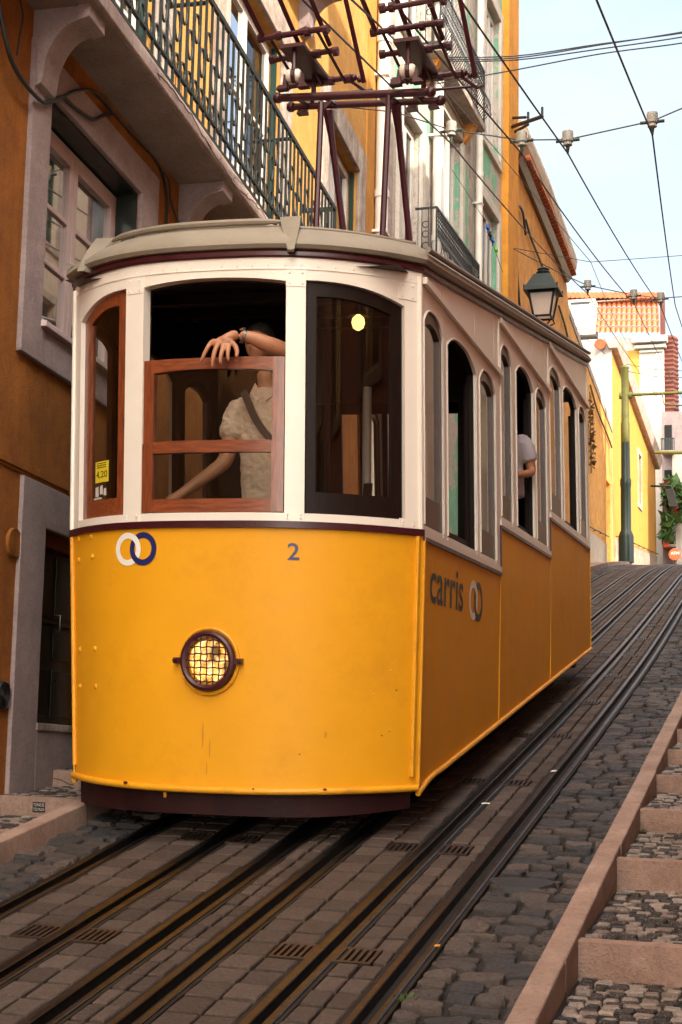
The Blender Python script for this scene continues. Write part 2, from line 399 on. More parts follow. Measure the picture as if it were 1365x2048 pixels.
def stone(mb, x0, x1, y0, y1, h, tone, jit=.006, inset=.009, P=G, base=-.04):
    j = lambda: random.uniform(-jit, jit)
    c = [(x0+j(), y0+j()), (x1+j(), y0+j()), (x1+j(), y1+j()), (x0+j(), y1+j())]
    mx, my = (x0+x1)/2, (y0+y1)/2
    def ins(p, d): return (p[0]+(d if p[0] < mx else -d), p[1]+(d if p[1] < my else -d))
    t = [ins(p, inset) for p in c]; hz = [h+random.uniform(-.0012, .0012) for _ in c]
    mb.ct = tone
    mb.add([P(*p, base) for p in c]+[P(*p, h-.006) for p in c]+[P(*p, z) for p, z in zip(t, hz)],
           [(0,1,5,4),(1,2,6,5),(2,3,7,6),(3,0,4,7),(4,5,9,8),(5,6,10,9),(6,7,11,10),(7,4,8,11),(8,9,10,11)])
def cobble(mb, x0, x1, y0, y1, h, tone, P=G):
    mx, my = (x0+x1)/2, (y0+y1)/2; ax, ay = (x1-x0)/2, (y1-y0)/2; n = 14
    ring = []
    for k in range(n):
        a = 2*math.pi*(k+.5)/n; ca, sa = math.cos(a), math.sin(a)
        e = 1/max(abs(ca)**5+abs(sa)**5, 1e-6)**(1/5); e *= random.uniform(.86, 1.02)
        ring.append((ca*e, sa*e))
    tx, ty = random.uniform(-.008, .008), random.uniform(-.010, .008)
    lev = [(1.0, -.05), (1.0, h-.014), (.972, h-.004), (.90, h), (.45, h)]
    vs = []
    for sc_, z in lev:
        for (cx_, cy_) in ring:
            q = (cx_*sc_, cy_*sc_)
            vs.append(P(mx+q[0]*ax, my+q[1]*ay, z+(q[0]*tx+q[1]*ty+random.uniform(-.0045, .0045) if z > -.04 else 0)))
    L_ = len(lev); fs = [(i*n+k, i*n+(k+1)%n, (i+1)*n+(k+1)%n, (i+1)*n+k) for i in range(L_-1) for k in range(n)]
    fs.append(tuple((L_-1)*n+k for k in range(n))); mb.ct = tone; mb.add(vs, fs)

road = MB()
ys = [-14+.5*k for k in range(150)]
cols = [KLI, KL]+[q for r in RAILS for q in (r-RH, r-RH+.001, r+RH-.001, r+RH)]+[KR, KRI]
dep = [-.03, -.026]+[q for r in RAILS for q in (-.026, -.09, -.09, -.026)]+[-.026, -.03]
W_ = len(cols)
road.add([G(x, y, z) for y in ys for x, z in zip(cols, dep)], [(j*W_+i, j*W_+i+1, (j+1)*W_+i+1, (j+1)*W_+i) for j in range(len(ys)-1) for i in range(W_-1)])
GR_Y = [-2.25+1.957*k for k in range(-1, 17)]
GR_X = [(RAILS[1]-.155, 0), (RAILS[1]+.155, 0), (RAILS[4]-.155, 1), (RAILS[4]+.155, 1)]
GRATES = [(gx, gy, .096, .110) for gy in GR_Y for gx, _ in GR_X]+[(.915, 6.69, .125, .225)]
def near_grate(x0, x1, y0, y1):
    for gy in GR_Y:
        for gx, _ in GR_X:
            if x0 < gx+.10 and x1 > gx-.10 and y0 < gy+.13 and y1 > gy-.13: return True
    return (x0 < 1.05 and x1 > .78 and y0 < 6.92 and y1 > 6.45)
road.cur = 1
for k in range(5):
    a, b = RAILS[k]+RH+.004, RAILS[k+1]-RH-.004; m = (a+b)/2
    y = -9.0
    while y < 46:
        L_ = .185 if y < 24 else .37
        off = random.uniform(-.01, .01)
        for (p, q, dy) in ((a, m-.009, 0), (m+.009, b, off)):
            y0, y1 = y+dy+.014, y+dy+L_-.014
            rects = [(p, q, y0, y1)]
            for gx, gy, gw, gl_ in GRATES:
                if abs(gy-y) > .7 or abs(gx-(p+q)/2) > .4: continue
                nr = []
                for (x_0, x_1, y_0, y_1) in rects:
                    if x_1 < gx-gw or x_0 > gx+gw or y_1 < gy-gl_ or y_0 > gy+gl_: nr.append((x_0, x_1, y_0, y_1)); continue
                    if y_0 < gy-gl_-.03: nr.append((x_0, x_1, y_0, gy-gl_-.004))
                    if y_1 > gy+gl_+.03: nr.append((x_0, x_1, gy+gl_+.004, y_1))
                    ya, yb = max(y_0, gy-gl_), min(y_1, gy+gl_)
                    if yb-ya > .03:
                        if x_0 < gx-gw-.025: nr.append((x_0, gx-gw-.004, ya, yb))
                        if x_1 > gx+gw+.025: nr.append((gx+gw+.004, x_1, ya, yb))
                rects = nr
            tn = random.random()
            for r_ in rects: stone(road, *r_, random.uniform(-.003, .003), tn, .004, .005)
        y += L_
road.cur = 2
for (a, b) in ((KL+.004, RAILS[0]-RH-.006), (RAILS[5]+RH+.006, KR-.004)):
    y = -9.0
    while y < 46:
        L_ = random.uniform(.095, .16)*(1 if y < 22 else 2)
        x = a
        while x < b-.02:
            w = random.uniform(.12, .24)
            if b-(x+w) < .075: w = b-x
            tn = random.random()
            cobble(road, x+.004, x+w-.006, y+random.uniform(-.016, .016), y+L_-.010+random.uniform(-.016, .014), random.uniform(-.014, .008), tn*tn if random.random() < .6 else tn)
            x += w
        y += L_
road.cur = 3; road.ct = .5    # smooth tar patch over some cobbles
cx_, cy_ = 1.86, -.93
road.add([G(cx_, cy_, .016)]+[G(cx_+math.cos(a)*.17*(1+.12*math.sin(3*a)), cy_+math.sin(a)*.11*(1+.15*math.cos(2*a)), .010) for a in [k*math.pi/12 for k in range(24)]]
         +[G(cx_+math.cos(a)*.185*(1+.12*math.sin(3*a)), cy_+math.sin(a)*.125*(1+.15*math.cos(2*a)), -.03) for a in [k*math.pi/12 for k in range(24)]],
         [(0, 1+k, 1+(k+1)%24) for k in range(24)]+[(1+k, 25+k, 25+(k+1)%24, 1+(k+1)%24) for k in range(24)])
MAT['tar'] = paint('dark_tar_patch', (.022,.021,.022), .6, .2, 20, .3, 60)
tag(road.build('road', ['bed', 'sett', 'cobble', 'tar'], tone=True), kind='structure')

rail_lab = ['grooved steel rail nearest the left kerb', 'slotted cable rail in the middle of the track under the yellow tram',
            'grooved steel rail on the right side of the track the tram stands on', 'grooved steel rail on the left side of the empty right track',
            'slotted cable rail in the middle of the empty right track', 'grooved steel rail nearest the right kerb, beside the cobbles']
ys = [-12+.5*k for k in range(124)]
for k, r in enumerate(RAILS):
    m = MB(); slot = k in (1, 4)
    gl, gr_ = (-.020, .026) if slot else (-.030, .034)
    def strip(sec, mi):
        m.cur = mi; n = len(sec)
        m.add([G(r+a, y, b) for y in ys for a, b in sec], [(j*n+i, j*n+(i+1)%n, (j+1)*n+(i+1)%n, (j+1)*n+i) for j in range(len(ys)-1) for i in range(n)])
    strip([(-RH+.002,-.06), (-RH+.002,-.004), (-RH+.022,-.004), (-RH+.022,-.06)], 1)
    strip([(RH-.022,-.06), (RH-.022,-.005), (RH-.002,-.005), (RH-.002,-.06)], 1)
    strip([(-RH+.024,-.055), (-RH+.024,.001), (-RH+.030,.005), (gl-.004,.005), (gl,.001), (gl,-.055)], 0)
    strip([(gr_,-.055), (gr_,-.002), (gr_+.004,.002), (RH-.032,.003), (RH-.024,-.001), (RH-.024,-.055)], 0)
    strip([(gl,-.062), (gl,-.046), (gr_,-.046), (gr_,-.062)], 1)
    tag(m.build('tram_rail', ['steel', 'rail_dark']), rail_lab[k], 'rail', 'rails set in the sloping street')

# small drain grates in rows either side of both cable slots
gm = MB(); w, l = .092, .105
gm.cur = 0
gm.box(-w, w, -l, -l+.022, -.02, .003); gm.box(-w, w, l-.022, l, -.02, .003)
for i in range(6):
    x = -w+.008+(2*w-.016)*i/5
    gm.box(x-.0085, x+.0085, -l+.022, l-.022, -.02, .003)
gm.cur = 1; gm.add([(-w,-l,-.018),(w,-l,-.018),(w,l,-.018),(-w,l,-.018)], [(0,1,2,3)])
g0 = gm.build('drain_grate', ['grate', 'hole']); first = True
glab = ['slotted iron drain grate among the setts beside the cable slot under the yellow tram', 'slotted iron drain grate among the setts beside the cable slot of the empty right track']
for gy in GR_Y:
    for gx, s_ in GR_X:
        if gy > 30: continue
        o = g0 if first else g0.copy()
        if not first: COL.objects.link(o)
        first = False; o.location = G(gx, gy, 0); o.rotation_euler = (math.atan((gz(gy+.1)-gz(gy-.1))/.2), 0, 0)
        tag(o, glab[s_], 'drain grate', 'drain grates in rows beside the cable slots')
m = MB(); m.cur = 0
for i in range(7): m.box(-.12, .12, -.22+i*.066, -.22+i*.066+.035, -.02, .004)
for x in (-.12, -.02, .10): m.box(x, x+.02, -.22, .21, -.02, .002)
m.cur = 1; m.add([(-.12,-.22,-.018),(.12,-.22,-.018),(.12,.21,-.018),(-.12,.21,-.018)], [(0,1,2,3)])
o = m.build('drain_cover', ['grate', 'hole']); o.location = G(.915, 6.69); o.rotation_euler = (math.atan(SL), 0, 0)
tag(o, 'wide rectangular iron drain cover in the road at the rear corner of the tram', 'drain cover')

# kerbs
for nm, xa, xb, hgt, low in (('kerb', KLI, KL, .120, -.12), ('kerb', KR, KRI, .115, -.38)):
    m = MB(); y = -11
    while y < 50:
        L_ = random.uniform(.95, 1.35); y1 = min(y+L_, 50); n = 3; d = random.uniform(-.004, .004)
        for i in range(n):
            a, b = y+(y1-y)*i/n, y+(y1-y)*(i+1)/n
            if i == 0: a += .007
            if i == n-1: b -= .007
            m.hexa([G(xa,a,low), G(xb,a,low), G(xb,b,low), G(xa,b,low), G(xa+d,a,hgt), G(xb+d,a,hgt+d*.5), G(xb+d,b,hgt), G(xa+d,b,hgt+d*.3)])
        y = y1
    tag(m.build(nm, 'kerb', bevel=.010), kind='structure')

# stepped pavements
def steps(name, xa, xb, edges, slope, rh, mosaic_to, lip):
    m = MB(); m.cur = 0
    for i, ye in enumerate(edges[:-1]):
        yn = edges[i+1]; z0 = gz(ye)+lip; dz = slope*(yn-ye)
        P = lambda x, y, o, z0=z0, ye=ye: (x+sh(ye), y, z0+slope*(y-ye)+o)
        m.cur = 0; m.ct = .5
        x = xa
        while x < xb-.01:     # riser slabs
            w = random.uniform(.55, .95); x1 = min(x+w, xb)
            if xb-x1 < .3: x1 = xb
            m.hexa([P(x+.006,ye,-rh-.12), P(x1-.006,ye,-rh-.12), P(x1-.006,ye+.085,-rh-.12), P(x+.006,ye+.085,-rh-.12), P(x+.006,ye-.004,0), P(x1-.006,ye-.004,0), P(x1-.006,ye+.085,0), P(x+.006,ye+.085,0)])
            x = x1
        m.cur = 1
        m.hexa([P(xa,ye+.08,-.40), P(xb,ye+.08,-.40), P(xb,yn+.02,-.40), P(xa,yn+.02,-.40), P(xa,ye+.08,-.022), P(xb,ye+.08,-.022), P(xb,yn+.02,-.022), P(xa,yn+.02,-.022)])
        if ye < mosaic_to[0] or ye > mosaic_to[1]: continue
        m.cur = 2; y = ye+.09; r_ = 0
        while y < yn-.02:
            x = xa+.01+random.uniform(0, .03); k = random.randint(0, 1)
            while x < xb-.03:
                w = random.uniform(.062, .088); light = ((k+r_) % 2 == 0)
                if random.random() < .22: light = not light
                if random.random() < .95:
                    stone(m, x, x+w-.010, y+.004, min(yn, y+.053), random.uniform(-.010, -.002), random.uniform(.55, 1) if light else random.uniform(0, .42), .007, .006, P, -.03)
                x += w; k += 1
            y += .058; r_ += 1
    tag(m.build(name, ['riser', 'bed', 'mosaic'], tone=True), kind='structure')
eR = [-9.4, -7.9, -6.45, -5.0, -3.55, -2.094, -.642, .586, 1.673, 2.657]+[3.6+.97*k for k in range(14)]
steps('pavement', KRI-.004, 4.15, eR, .05, .15, (-4, 5), .085)
eL = [-5.6, -4.6, -3.6, -2.7, -1.77, -.84, .07, .97, 1.84, 2.72, 3.6]+[4.5+.9*k for k in range(6)]
steps('pavement', -2.35, KLI+.004, eL, .03, .115, (-2, 3), .112)
m = MB()   # plain stepped-up pavement further up on the left, to the far walls
ys = [8.9+1.0*k for k in range(60)]
m.add([p for y in ys for p in ((-3.6, y, gz(y)+.10), (KLI+sh(y), y, gz(y)+.105))], [(2*j, 2*j+1, 2*j+3, 2*j+2) for j in range(len(ys)-1)])
tag(m.build('pavement', 'riser'), kind='structure')
m = MB()
ys = [16.5+1.0*k for k in range(60)]
m.add([p for y in ys for p in ((KRI+sh(y), y, gz(y)+.10), (4.3, y, gz(y)+.105))], [(2*j, 2*j+1, 2*j+3, 2*j+2) for j in range(len(ys)-1)])
tag(m.build('pavement', 'riser'), kind='structure')
# sticker on the left riser
yr = .07; z0 = gz(yr)+.112
m = MB(); P = lambda a, b: (-1.645+a, yr-.0075, z0-.062+b)
m.add([P(-.048,-.034), P(.048,-.034), P(.048,.034), P(-.048,.034)], [(0,1,2,3)])
Q = lambda a, b: (-1.645+a, yr-.0100, z0-.062+b)
m.cur = 1; text_on(m, 'TOMAS ES', lambda a, b: Q(a, b+.015), .082, .021); text_on(m, 'TOO MUCH', lambda a, b: Q(a, b-.015), .082, .021)
tag(m.build('sticker', ['black', 'paper']), 'black sticker with white lettering stuck on the stone step at the left', 'sticker')

MAT['weed'] = paint('small_weed_leaves', (.045,.075,.018), .7, .4, 20)
for (x, y, n, lab) in ((2.36, .44, 26, 'small weed growing in the corner between kerb and stone step'), (1.70, -2.75, 22, 'tiny weed between the cobbles beside the right rail')):
    m = MB()
    for k in range(n):
        c = V3(x+random.gauss(0, .02), y+random.gauss(0, .02), gz(y)+(-.03 if x > 2 else .0)); d = V3(random.gauss(0, .012), random.gauss(0, .012), random.uniform(.012, .03)); w_ = V3(random.gauss(0, .005), random.gauss(0, .005), 0)
        m.add([c-w_, c+w_, c+d+w_*.3, c+d-w_*.3], [(0,1,2,3)])
    tag(m.build('weed', 'weed'), lab, 'plant')
for (u, v, lab) in ((1108, 1543, 'small white scrap of paper lying in the groove nearest the right kerb'), (972, 1608, 'thin white scrap of paper on the setts under the right side of the tram'), (875, 1893, 'orange brown leaf scrap on the cobbles beside the right rail')):
    p = at_plane(u, v, (0, -SL, 1), (0, 0, G0+.012)); m = MB(); w_, l_ = (.022, .028) if u == 1108 else ((.03, .010) if u == 972 else (.014, .010))
    m.hexa([p+V3(*q) for q in ((-w_,-l_,0),(w_,-l_*.7,.002),(w_*.9,l_,.008),(-w_*.8,l_*.9,.006),(-w_,-l_,.002),(w_,-l_*.7,.004),(w_*.9,l_,.010),(-w_*.8,l_*.9,.008))])
    tag(m.build('paper_scrap' if u != 875 else 'fallen_leaf', 'logo_white' if u != 875 else 'orange_strip'), lab, 'litter')

MAT['crack_line'] = paint('dark_crack_line', (.05,.03,.022), .9, .2)
m = MB(); ye = .97; zz = gz(ye)+.112; pts = [V3(-2.20+.34*t+random.uniform(-.01, .01), ye-.0045, zz-.004-.105*t+random.uniform(-.007, .007)) for t in np.linspace(0, 1, 9)]
for i in range(8): m.tube([pts[i], pts[i+1]], .003, 4)
tag(m.build('crack', 'crack_line'), kind='structure')
# ---------------------------------------------------------------- the tram
X0, HW, DEP, EX = -.2, 1.25, .5, 2.7
TL = 7.70
def bowY(x): return -DEP*(1-min(1, abs((x-X0)/HW))**EX)
def warp(p):
    x, y, z = p
    x2 = x-.0165*(z-1)-.019*(z-1)*min(1, max(0, (.3-x)/1.7))
    if z < .95: x2 = X0+(x2-X0)*(1-.037*(.95-z)/1.55)
    return (x2, y, z+.010*(z+.6)*(1.05-x))
def FR(x, z, o):
    e = 1e-3; a = max(X0-HW, x-e); b = min(X0+HW, x+e)
    t = V3(b-a, bowY(b)-bowY(a), 0); t /= np.linalg.norm(t); n = V3(t[1], -t[0], 0)
    return V3(x, bowY(x), z)+n*o
def SDR(y, z, o): return V3(1.05+o, y, z)
def SDL(y, z, o): return V3(-1.45-o, y, z)
TM = lambda: MB(warp)
tram = thing('funicular_tram', (X0, 3.6, gz(3.6)), 'yellow and white funicular tram with its headlight lit, climbing the cobbled street', 'tram')
secs = [(0, 2.45), (2.50, 4.90), (4.95, 7.65)]
ZO = [0, .400, .800]; ZB = [0, .385, .765]
WIN = [[(.03, .55), (.675, 1.605), (1.735, 2.32)], [(2.56, 3.03), (3.235, 4.090), (4.215, 4.785)], [(5.02, 5.715), (5.875, 6.850), (7.005, 7.53)]]

# front apron and the six side panels
m = TM(); zb_ = lambda x: -.62-.03*(1-((x-X0)/HW)**2)
m.shell(FR, X0-HW, X0+HW, 56, zb_, .957, 0, -.025, m=8)
front = m.build('front_panel', 'yellow', tram, smooth=True)
m = TM()
for cx_, cz_ in ((-1.335,.93),(-1.17,.93),(-1.335,.79),(-1.16,.80),(-1.335,.20),(-1.135,.20),(-1.335,-.04),(-1.13,-.04),(.90,.10),(.81,-.05),(.90,-.27)):
    r_ = .018 if cx_ < 0 else .008
    m = TM(); m.ball(FR(cx_, cz_, 0), r_, 10, (1, .5, 1)); m.build('rivet', 'yellow_bead', front, smooth=True)
for sd in (SDR, SDL):
    for i, (a, b) in enumerate(secs):
        m = TM(); lo = -.62; e = b+.05 if i < 2 else b+.05
        m.shell(sd, a+.004, e-.004, 8, lambda y: lo+SL*y, .957+ZB[i], 0, -.025, m=4)
        p = m.build('side_panel', 'yellow', tram)
        m = TM()
        m.tube([sd(e, lo+SL*e, .004), sd(e, .95+ZB[min(i+1, 2)]-.02, .004)], .008, 6)
        m.build('seam_strip', 'yellow_bead', p, smooth=True)
        if i == 0:
            m = TM(); m.tube([sd(.012, lo+.01, .006), sd(.012, .955, .006)], .012, 8); m.build('seam_strip', 'yellow_bead', p, smooth=True)
for x, w in ((1.018, .016), (-1.418, .016)):
    m = TM(); pts = [FR(x, -.55+1.5*k/8, .012) for k in range(9)]; m.tube(pts, w, 8)
    m.build('corner_strip', 'yellow_bead', tram, smooth=True)
# rolled bead along the bottom edge
m = TM(); pts = [FR(X0-HW+2*HW*k/60, zb_(X0-HW+2*HW*k/60), .010) for k in range(61)]
m.tube(pts, .021, 10)
for sd in (SDR, SDL):
    q = [sd(.0, -.655, .010), sd(.10, -.625, .010), sd(.24, -.585+0, .010), sd(.42, -.55, .010)]+[sd(y, -.62+SL*y, .010) for y in np.linspace(.6, TL, 10)]
    m.tube(catmull(q, 3), .018, 8)
bead = m.build('bottom_bead', 'yellow_bead', tram, smooth=True)
# maroon skirt under the front and dark underframe
m = TM(); m.shell(FR, X0-HW+.03, X0+HW-.02, 48, lambda x: -.80+.05*max(0, (x-.3)/.7)**2, lambda x: zb_(x)-.01, -.03, -.10, m=2)
sk = m.build('skirt', 'maroon_dull', tram, smooth=True)
m = TM(); m.add([FR(-.53+a, -.69+b, -.0285) for a, b in ((-.012,.012),(.006,.018),(.016,.0),(.008,-.020),(-.010,-.016))], [(0,1,2,3,4)])
m.build('paint_chip', 'yellow_bead', sk)
MAT['rust'] = paint('dark_rust_chip', (.07,.022,.008), .8, .4, 30)
for (x, z, r_) in ((-.80,-.628,.016),(.55,-.625,.010),(.12,-.632,.007),(.86,-.30,.006),(.93,-.02,.006),(.40,-.42,.005)):
    m = TM(); n_ = 9
    m.add([FR(x+r_*1.5*math.cos(2*math.pi*k/n_)*random.uniform(.5, 1.2), z+r_*.7*math.sin(2*math.pi*k/n_)*random.uniform(.5, 1.2), .034 if z < -.5 else .0035) for k in range(n_)], [tuple(range(n_))])
    m.build('paint_chip', 'rust', front)
MAT['smear'] = paint('faint_brown_smear', (.55,.23,.012), .6, .1, 20)
for (x, z, h, w) in ((-.24,-.32,.16,.010),(-.19,-.40,.12,.008),(.55,-.30,.05,.012),(-.21,-.52,.09,.007)):
    m = TM(); m.add([FR(x-w*.4, z-h/2, .003), FR(x+w*.3, z-h/2+.01, .003), FR(x+w*.6, z, .003), FR(x+w*.2, z+h/2, .003), FR(x-w*.2, z+h/2-.01, .003), FR(x-w*.6, z+.01, .003)], [(0,1,2,3,4,5)]); m.build('smear', 'smear', front)
m = TM()
P = lambda x, y, z: V3(x, y, z+SL*y)
for x in (-1.05, .62): m.fbox(P, x, x+.09, .0, 7.5, -.74, -.60)
for y in (.4, 2.2, 4.6, 6.9): m.fbox(P, -1.05, .71, y, y+.1, -.73, -.62)
m.fbox(P, .70, .92, 7.35, 7.5, -.80, -.55); m.fbox(P, -1.3, -1.1, 7.35, 7.5, -.80, -.55)
for y in (1.6, 2.9): m.fbox(P, .97, 1.0, y, y+.12, -.70, -.60)
m.build('underframe', 'maroon_dull', tram)
for y in (1.5, 5.7):
    for x in (-.69, .30):
        m = MB(); c = V3(x, y, gz(y)+.27)
        m.lathe([(.05,-.06),(.29,-.06),(.30,-.03),(.27,-.02),(.265,.03),(.24,.035),(.10,.035),(.08,.06)], c, (1,0,0), 24)
        m.build('wheel', 'maroon_dull', tram, smooth=True)

# maroon belt moulding
m = TM()
m.shell(FR, X0-HW, X0+HW, 56, .957, .999, .022, -.02, m=1)
for sd in (SDR, SDL):
    for i, (a, b) in enumerate(secs):
        m.fbox(lambda y, z, o, sd=sd: sd(y, z, o), a, b+.05, .930+ZB[i], .957+ZB[i], .014, -.02)
        if i < 2: m.fbox(lambda y, z, o, sd=sd: sd(y, z, o), b+.035, b+.05, .957+ZB[i], .955+ZB[i+1], .012, -.02)
m.build('belt_moulding', 'maroon', tram, smooth=True)

# ---- front window frame
FW = [(-1.345, -.857), (-.710, .276), (.398, .957)]
def arch(x):
    a, b = FW[0]
    if a < x < b: t = (x-a)/(b-a); return 2.545-.13*(1-t)**2.6
    a, b = FW[2]
    if a < x < b: t = (x-a)/(b-a); return 2.545-.10*t**3
    a, b = FW[1]
    if a < x < b: t = (x-a)/(b-a); return 2.535+.030*(1-(2*t-1)**2)
    return 2.45
m = TM(); zt_ = 2.692
for a, b in FW: m.shell(FR, a+1e-4, b-1e-4, 20, arch, zt_, 0, -.07, m=2)
for a, b in ((X0-HW, FW[0][0]), (FW[0][1], FW[1][0]), (FW[1][1], FW[2][0]), (FW[2][1], X0+HW)):
    m.shell(FR, a, b, 8, .999, zt_, .0015, -.07, m=3)
for a, b in FW: m.shell(FR, a, b, 16, .999, 1.052, 0, -.07)
m.shell(FR, X0-HW, X0+HW, 56, 2.612, 2.618, .006, -.002)
for x in (-.783, .337):
    for z0, z1 in ((2.50, 2.607), (.999, 1.06)):
        m.shell(FR, x-.062, x+.062, 6, z0, z1, .006, 0)
        for dx in (-.04, .04):
            for z in (z0+.02, z1-.02): m.ball(FR(x+dx, z, .006), .008, 6)
for z0, z1 in ((2.49, 2.607), (.999, 1.06)):
    m.shell(FR, .925, 1.02, 6, z0, z1, .006, 0)
    for z in (z0+.02, z1-.02):
        for x in (.945, 1.0): m.ball(FR(x, z, .006), .008, 6)
for k in range(24):
    x = X0-HW+.06+k*2*(HW-.06)/23
    m.ball(FR(x, 2.636, 0), .007, 6)
m.tube([FR(1.035, 1.0+1.66*k/8, .008) for k in range(9)], .016, 8)
m.tube([FR(-1.435, 1.0+1.66*k/8, .008) for k in range(9)], .016, 8)
ff = m.build('front_window_frame', 'white', tram, smooth=True)
m = TM()
for a, b in ((X0-HW+.03, FW[0][0]-.002), (FW[0][1]-.002, FW[1][0]+.002), (FW[1][1]-.002, FW[2][0]+.002), (FW[2][1]+.002, X0+HW-.03)): m.shell(FR, a, b, 6, .98, 2.66, -.072, -.085, m=2)
for a, b in FW: m.shell(FR, a+.004, b-.004, 12, lambda x: arch(x)-.01, 2.66, -.072, -.085)
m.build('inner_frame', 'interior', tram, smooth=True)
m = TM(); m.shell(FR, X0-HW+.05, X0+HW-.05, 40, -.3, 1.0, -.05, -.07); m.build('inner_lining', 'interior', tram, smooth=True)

def sash(a, b, z0, z1, sw, bw, tw, mats, o0, o1, rails=(), archf=None, name='window_sash', pane='pane', SF=FR, label=None, tarch=.03):
    m = TM(); n = 14
    top = archf if archf else (lambda x: z1)
    intop = lambda x: top(x)-tw-tarch*abs((x-(a+b)/2)/((b-a)/2))**2
    m.cur = 0
    m.shell(SF, a, a+sw, 4, z0, top, o0, o1, m=2); m.shell(SF, b-sw, b, 4, z0, top, o0, o1, m=2)
    m.cur = 1
    m.shell(SF, a+sw, b-sw, n, z0, z0+bw, o0, o1); m.shell(SF, a+sw, b-sw, n, intop, top, o0, o1)
    for (ra, rb) in rails: m.shell(SF, a+sw, b-sw, n, ra, rb, o0+.004, o1)
    s_ = m.build(name, mats, tram, smooth=True)
    if label: s_['label'] = label
    if pane:
        m = TM(); oc = (o0+o1)/2
        vs = []; k = 12
        for i in range(k+1):
            x = a+sw*.6+(b-a-1.2*sw)*i/k
            vs += [SF(x, z0+bw*.6, oc), SF(x, intop(x)+.01, oc)]
        m.add(vs, [(2*i, 2*i+2, 2*i+3, 2*i+1) for i in range(k)])
        m.build('pane', pane, s_, smooth=True)
    return s_
d = .006
lsash = sash(FW[0][0]+d, FW[0][1]-d, 1.056, 2.5, .085, .115, .075, ['sash', 'sash_h'], -.028, -.062, archf=lambda x: arch(x)-d, label='narrow varnished sash with a yellow price sticker')
csash = sash(FW[1][0]+d, FW[1][1]-d, 1.056, 2.045, .075, .085, .072, ['sash', 'sash_h'], -.006, -.05, rails=((1.435, 1.512),), label='half-lowered varnished wooden sash', tarch=.022)
rsash = sash(FW[2][0]+d, FW[2][1]-d, 1.056, 2.5, .058, .135, .085, ['dark_sash', 'dark_sash'], -.028, -.062, archf=lambda x: arch(x)-d, label='dark closed sash', tarch=.01)
for q0, q1 in ((FW[1][0]+d, FW[1][0]+.085), (FW[1][1]-.085, FW[1][1]-d)):
    m = TM(); m.shell(FR, q0, q1, 3, 1.058, 1.50, .002, -.012); m.build('lower_stile', 'sash', csash, smooth=True)
# price sticker on the left pane
m = TM(); sx, sz = -1.125, 1.345
P = lambda a, b, o=-.040: FR(sx+a, sz+b, o)
m.add([P(-.075,-.055), P(-.025,-.055), P(.025,-.055), P(.075,-.055), P(.075,.085), P(.025,.085), P(-.025,.085), P(-.075,.085)], [(0,1,6,7),(1,2,5,6),(2,3,4,5)])
m.cur = 1; text_on(m, '4,20', lambda a, b: P(a, b-.005, -.0375), .125, .05)
for k in range(3): m.add([P(-.055, .075-k*.014, -.0375), P(.05, .075-k*.014, -.0375), P(.05, .070-k*.014, -.0375), P(-.055, .070-k*.014, -.0375)], [(0,1,2,3)])
m.build('price_sticker', ['yellow_sticker', 'black'], lsash)
m = TM(); P = lambda a, b: FR(sx+a, sz-.115+b, -.039)
for (a, b, w, h) in ((-.05,.0,.04,.07),(0,.01,.035,.06),(.04,-.005,.03,.05),(-.04,-.045,.1,.012)):
    m.add([P(a-w/2,b-h/2), P(a+w/2,b-h/2), P(a+w*.4,b+h/2), P(a-w/2,b+h*.4)], [(0,1,2,3)])
m.build('scraped_sticker', 'paper', lsash)

